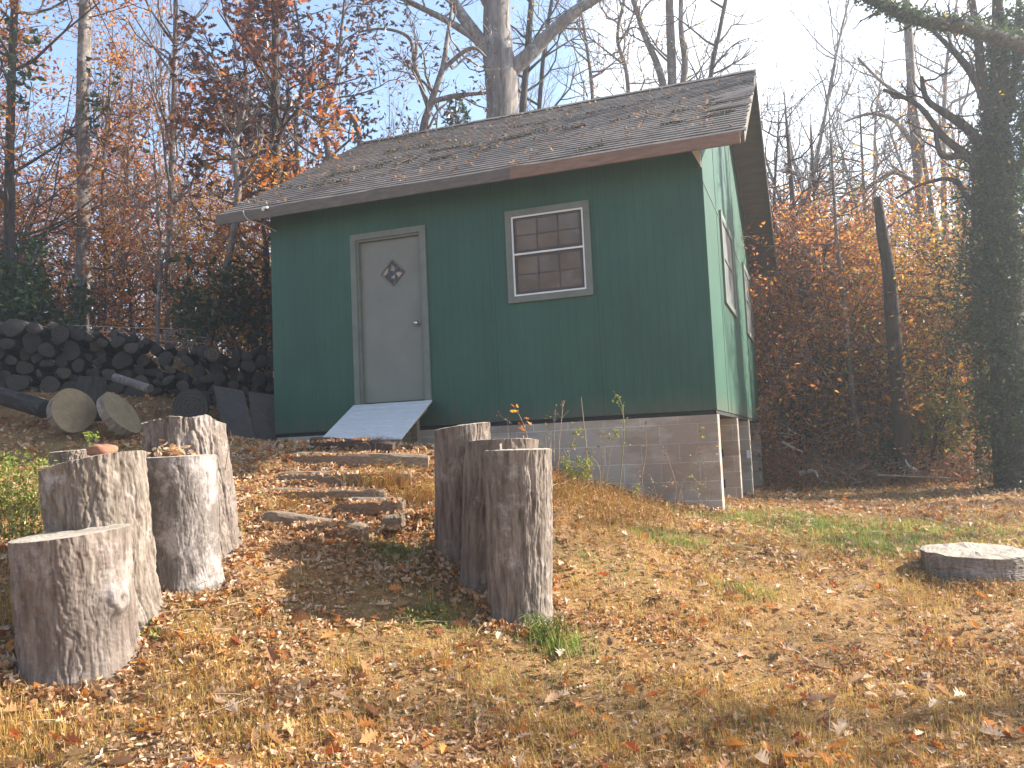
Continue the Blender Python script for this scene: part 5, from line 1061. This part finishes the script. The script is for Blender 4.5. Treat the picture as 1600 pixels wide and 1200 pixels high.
# leaves
def leaves_on_ground():
    rng = np.random.RandomState(66); m_ = MB()
    x, y, px, d = view_points(rng, 120000, 3.0, 17)
    cl = fbm(x * 1.9 + 80, y * 1.9 + 80, 2); keep = rng.rand(len(x)) < np.clip((cl - .30) * 3.0, .22, 1); keep |= (px > 330) & (px < 720) & (d > 5.8) & (d < 9)
    x, y, d = x[keep], y[keep], d[keep]; n = len(x); sz = rng.uniform(.018, .058, n) * np.clip(d / 6, .85, 1.7); z = gz(x, y) + rng.rand(n) * .02 + .006
    k = n // 2; i1, i2 = slice(0, k), slice(k, n); pos = np.stack([x, y, z], 1)
    scatter(m_, LEAF8_V, LEAF8_F, pos[i1], rand_rot(rng, k, .6, 1.4), np.stack([sz[i1], sz[i1] * rng.uniform(.5, 1.3, k), sz[i1] * rng.uniform(.6, 2.6, k)], 1))
    scatter(m_, LEAF8_V, LEAF8_F, pos[i2], rand_rot(rng, n - k, .2, 1.7), np.stack([sz[i2] * 1.1, sz[i2] * .8, sz[i2] * rng.uniform(-2.0, 2.0, n - k)], 1))
    # larger lobed leaves near
    x, y, px, d = view_points(rng, 900, 3.1, 9); n = len(x); pos = np.stack([x, y, gz(x, y) + .014 + rng.rand(n) * .02], 1); s = rng.uniform(.07, .125, n); scatter(m_, OAK_V, OAK_F, pos, rand_rot(rng, n, .8, 1.2), np.stack([s, s, s * rng.uniform(1.0, 3.5, n)], 1))
    spots = []
    for (px_, py_, d_, sx_, n_) in [(530, 712, 7.95, .55, 420), (520, 742, 7.45, .5, 420), (500, 768, 7.1, .5, 420), (590, 785, 6.85, .3, 320), (480, 820, 6.4, .5, 520), (560, 830, 6.3, .4, 420), (540, 690, 8.3, .4, 260), (650, 800, 6.9, .3, 420)]:
        c = S(px_, py_, d_); dx_ = rng.normal(0, sx_, n_); q_ = np.stack([c[0] + dx_, c[1] - .04 + rng.normal(0, .13, n_), np.zeros(n_)], 1); q_[:, 2] = np.maximum(gz(q_[:, 0], q_[:, 1]) + .012, np.where((np.abs(dx_) < sx_ * .9) & (rng.rand(n_) < .35), c[2] + .012, -9)); spots.append(q_)
    for (px_, d_, r_s, n_) in [(112, 4.5, .36, 420), (172, 4.9, .34, 380), (290, 5.4, .30, 300), (312, 5.9, .33, 260), (812, 5.6, .30, 340), (775, 6.0, .34, 220), (725, 6.35, .28, 220), (1530, 6.8, .55, 420)]:
        c = S(px_, 700, d_); a_ = rng.uniform(0, 6.28, n_); rr2 = r_s * (1 + np.abs(rng.normal(0, .25, n_))) * .8; q_ = np.stack([c[0] + np.cos(a_) * rr2, c[1] + np.sin(a_) * rr2, np.zeros(n_)], 1); q_[:, 2] = gz(q_[:, 0], q_[:, 1]) + .01 + rng.rand(n_) * .045; spots.append(q_)
    q_ = np.stack([rng.uniform(-5.4, .1, 1800), -np.abs(rng.normal(0, .16, 1800)) - .01, np.zeros(1800)], 1); q_[:, 2] = gz(q_[:, 0], q_[:, 1]) + .01 + rng.rand(1800) * .05; spots.append(q_)
    q_ = np.concatenate(spots); n = len(q_); sz = rng.uniform(.03, .065, n); scatter(m_, LEAF8_V, LEAF8_F, q_, rand_rot(rng, n, .2, 1.5), np.stack([sz, sz * rng.uniform(.6, 1.2, n), sz * rng.uniform(.6, 2.8, n)], 1))
    tag(m_.build('leaf_litter', M['lf_ground']), 'carpet of fallen tan and brown leaves over the yard', 'leaf litter', kind='stuff')
    m_ = MB(); x, y, px, d = view_points(rng, 420, 3.2, 12); n = len(x); s = rng.uniform(.06, .11, n); scatter(m_, OAK_V, OAK_F, np.stack([x, y, gz(x, y) + .03], 1), rand_rot(rng, n, .8, 1.2), np.stack([s, s, s * 2], 1))
    tag(m_.build('orange_leaf_litter', M['lf_oakbright']), 'scattered bright orange fallen oak leaves on the lawn', 'leaf litter', kind='stuff')
    # fallen twigs
    m_ = MB(); x, y, px, d = view_points(rng, 420, 3.3, 14); z = gz(x, y)
    for i in range(len(x)):
        a = rng.uniform(0, 6.28); L = rng.uniform(.06, .28); p = np.array([x[i], y[i], z[i] + .02]); dv = np.array([math.cos(a), math.sin(a), rng.uniform(-.1, .25)]) * L
        m_.tube([p, p + dv * .4 + rng.normal(0, .008, 3), p + dv], [.0035, .003, .0015], 4)
    tag(m_.build('twig_litter', M['twig']), 'short dry twigs lying among the leaves', 'twig litter', kind='stuff')
leaves_on_ground()
# straw tuft draped over the steps and ramp foot, tall dead stalks on the bank
def tuft(label, px, py, d, n, h, spread, mat, seed, name='grass_tuft', cat='grass tuft', group=None):
    rng = np.random.RandomState(seed); c = S(px, py, d); P = []; R2 = []
    for i in range(n):
        b = c + rng.normal(0, 1, 3) * [spread, spread, 0]; b[2] = max(c[2] - .1, g1(b[0], b[1])); a = rng.uniform(0, 6.28); L = h * rng.uniform(.5, 1.2); o = rng.uniform(.1, .9) * L; P.append([b, b + np.array([math.cos(a) * o * .25, math.sin(a) * o * .25, L * .5]), b + np.array([math.cos(a) * o * .7, math.sin(a) * o * .7, L * .75]), b + np.array([math.cos(a) * o * 1.2, math.sin(a) * o * 1.2, L * .7])]); R2.append([.0022, .002, .0015, .0008])
    m_ = MB(); v, f = tubes(np.array(P), np.array(R2), 3); m_.add(v, f); return tag(m_.build(name, mat), label, cat, group, kind='stuff' if 'mass' in label or 'stray' in label else None)
tuft('straw tuft draped over the right end of the long middle step', 600, 745, 7.4, 260, .22, .16, M['grass_dry'], 1)
tuft('small grey tuft sprouting at the white ramp foot', 590, 690, 8.4, 160, .12, .09, M['twig'], 2)
tuft('straw tuft right of the steps before the stumps', 655, 770, 7.2, 200, .2, .14, M['grass_dry'], 3)
tuft('dry tuft at the left end of the lowest step', 445, 790, 6.9, 120, .14, .12, M['grass_dry'], 4)
tuft('dry grass mass on the bank behind the front stump', 905, 800, 7.6, 500, .22, .35, M['grass_dry'], 5)
tuft('dry grass mass along the block wall foot', 980, 800, 8.1, 400, .18, .35, M['grass_dry'], 6)
tuft('stray straw clump on the bank top by the stumps', 840, 765, 7.9, 250, .2, .2, M['grass_dry'], 7)
tuft('bright green grass tuft at the foot of the front stump', 850, 985, 5.25, 130, .16, .06, M['grass_green'], 8)
def stalk(label, pts, d, r=.006, leaves=0, lm='lf_lime', seed=0, lsz=.035, where='top', mat='twig'):
    rng = np.random.RandomState(seed); q = [S(a, b, d) for a, b in pts]; P, Rr = smooth_path(q, np.linspace(r, r * .45, len(q)), len(q) * 5); root = empty('weed_stalk', tuple(q[0])); tag(root, label, 'weed', 'tall weed stalks by the block wall'); m_ = MB(); m_.tube(P, Rr, 6)
    A = []
    for k_ in range(3 + leaves // 6):
        i = rng.randint(len(P) // 3, len(P) - 1); dv = rng.normal(0, 1, 3); dv[2] = abs(dv[2]) + .4; dv /= np.linalg.norm(dv); L = rng.uniform(.04, .12); m_.tube([P[i], P[i] + dv * L], [r * .4, r * .2], 4); A.append(P[i] + dv * L)
    m_.build('stem', M[mat], root)
    if leaves:
        A += [P[-1], P[-2], P[-3]] * 2; A = np.array(A); pos = A[rng.randint(0, len(A), leaves)] + rng.normal(0, .022, (leaves, 3)); m2 = MB(); scatter(m2, LEAF8_V, LEAF8_F, pos, rand_rot(rng, leaves, 0, 3), rng.uniform(lsz * .6, lsz * 1.3, leaves)); m2.build('leaves', M[lm], root)
stalk('tall bare straight stalk left of the curly topped one', [(919, 765), (916, 700), (912, 660), (908, 620)], 8.3, .007, seed=1)
stalk('tall curved stalk with a green leafy tip before the block wall', [(966, 780), (972, 720), (975, 670), (972, 635), (965, 620)], 8.3, .007, 26, seed=2, mat='stem_green')
stalk('bare knotted stalk before the wall centre', [(1002, 785), (1004, 740), (1010, 700), (1008, 660)], 8.2, .006, 3, 'lf_dry', 3)
stalk('stalk with dry brown seed head behind the front stump', [(872, 740), (874, 690), (878, 650), (880, 628)], 8.3, .006, 12, 'lf_dry', 4)
stalk('thin stalk bearing a rusty red leaf clump by the stump tops', [(825, 700), (822, 675), (812, 650), (806, 640)], 8.0, .005, 16, 'lf_orange', 5, .06)
stalk('short yellow leaved weed beside the front stump', [(890, 765), (888, 720), (895, 690), (905, 672)], 8.0, .005, 30, 'lf_lime', 6, .04)
stalk('thin branching stalk leaning left before the wall', [(1052, 800), (1056, 760), (1045, 720), (1037, 698)], 7.9, .005, 5, 'lf_dry', 7)
stalk('long slanting stalk leaning right toward the wall corner', [(1053, 800), (1070, 750), (1090, 700), (1098, 675)], 7.9, .005, 10, 'lf_lime', 8)
stalk('pale stalk with drooping arched tip near the corner', [(1062, 800), (1072, 765), (1085, 752), (1100, 758)], 7.9, .004, 10, 'lf_lime', 9)
stalk('weed with yellow green leaves before the wall left part', [(945, 770), (952, 720), (957, 690), (968, 672)], 8.2, .004, 24, 'lf_lime', 10)
stalk('thin dead stem close behind the front stump', [(866, 720), (866, 680), (868, 640)], 8.4, .004, 4, 'lf_dry', 11)
stalk('short bent weed left of the tall straight stalk', [(935, 765), (938, 740), (930, 720), (918, 712)], 8.1, .005, 8, 'lf_dry', 12)
stalk('lone stiff sprout right of the rough topped stump', [(352, 735), (358, 700), (366, 682)], 5.6, .004, 2, 'lf_dry', 13, .02)
rng = np.random.RandomState(91)
for i in range(20):
    px = rng.uniform(770, 1110); py = np.interp(px, [770, 900, 1000, 1110], [735, 770, 790, 805]); d_ = np.interp(px, [770, 1110], [8.4, 7.9]); hh = rng.uniform(25, 105); bx = rng.normal(0, 10)
    stalk('thin dry stalk in the weedy strip before the block wall', [(px, py), (px + bx * .3, py - hh * .4), (px + bx * .7, py - hh * .75), (px + bx * 1.3, py - hh)], d_, .0035, int(rng.choice([0, 3, 8, 14])), ['lf_dry', 'lf_lime', 'lf_orange'][i % 3], 300 + i, .028)
tuft('brown grass mass around the low flat stump', 1505, 893, 6.55, 420, .10, .28, M['grass_dry'], 21)
# low broadleaf plants
def plant(label, px, py, d, rad, h, n, size, mat, seed, name='low_plant', cat='plant'):
    rng = np.random.RandomState(seed); c = S(px, py, d); root = empty(name, tuple(c)); tag(root, label, cat); P = []; R2 = []; A = []
    for i in range(max(6, n // 25)):
        a = rng.uniform(0, 6.28); rr_ = rad * rng.rand() ** .5; e = c + np.array([math.cos(a) * rr_, math.sin(a) * rr_, h * rng.uniform(.4, 1)]); b = c + np.array([math.cos(a) * rr_ * .5, math.sin(a) * rr_ * .5, -.12]); P.append([b, (b + e) / 2 + rng.normal(0, .01, 3), e]); R2.append([.003, .002, .001]); A += [(b + e) / 2, e, e, e * .7 + b * .3]
    m_ = MB(); v, f = tubes(np.array(P), np.array(R2), 4); m_.add(v, f); link('stems', m_.mesh('stems', M['stem_green']), root); A = np.array(A); pos = A[rng.randint(0, len(A), n)] + rng.normal(0, rad * .16, (n, 3)); pos[:, 2] = np.maximum(pos[:, 2], c[2] - .03)
    m2 = MB(); scatter(m2, LEAF8_V, LEAF8_F, pos, rand_rot(rng, n, 0, 1.8), rng.uniform(size * .6, size * 1.3, n)); link('leaves', m2.mesh('leaves', M[mat]), root)
plant('yellow green shrub with reddish tips at the left edge behind the stumps', 25, 810, 5.9, .26, .42, 1500, .032, 'lf_lime', 1, 'low_shrub', 'shrub')
plant('green weeds at the foot of the yellow green shrub', 50, 835, 5.8, .2, .12, 300, .03, 'grass_green', 2)
plant('low green clover patch between the path and the front stump', 660, 975, 5.3, .16, .08, 420, .022, 'lf_lime', 3)
plant('green sprig growing from the leaves left of the front stump', 672, 955, 5.4, .03, .14, 60, .022, 'lf_lime', 4)
plant('small weed with thin leaves at the lower right of the path', 668, 850, 6.3, .04, .14, 40, .02, 'lf_lime', 5)
plant('green sprout standing behind the reddish rock', 148, 690, 5.4, .05, .05, 40, .035, 'grass_green', 6)
plant('green weeds at the base of the smooth white patched stump', 350, 845, 5.9, .12, .12, 260, .026, 'lf_lime', 7)
plant('dark green weeds between the left stumps and the path', 235, 1000, 4.8, .16, .06, 320, .028, 'grass_green', 8)
plant('green weed clump on the bank beside the front stump', 905, 740, 7.9, .15, .12, 260, .035, 'lf_lime', 9)
plant('bluish green weed on the bank right of the stumps', 1155, 940, 6.3, .08, .07, 200, .026, 'grass_green', 10)
plant('leafy weed spot at the left foundation corner', 505, 720, 8.6, .2, .12, 300, .03, 'lf_green', 11)
# ---------------------------------------------------------------- added haze veil
m, nt, b = newmat('veil_haze'); nt.nodes.remove(b); pv = N(nt, 'ShaderNodeVolumePrincipled'); pv.inputs['Color'].default_value = (.90, .95, 1, 1); pv.inputs['Density'].default_value = .0034; pv.inputs['Anisotropy'].default_value = .55
nt.links.new(pv.outputs[0], nt.nodes['Material Output'].inputs['Volume'])
mb = MB(); mb.box((-140, -140, -8), (140, 140, 21.6)); tag(mb.build('haze', m), 'thin pale haze added to veil the yard and woods with light', 'haze', kind='stuff')  # haze volume added to imitate a lens-flare veil, brighter toward the sun
print('objects', len(bpy.data.objects), 'verts', sum(len(m_.vertices) for m_ in bpy.data.meshes))
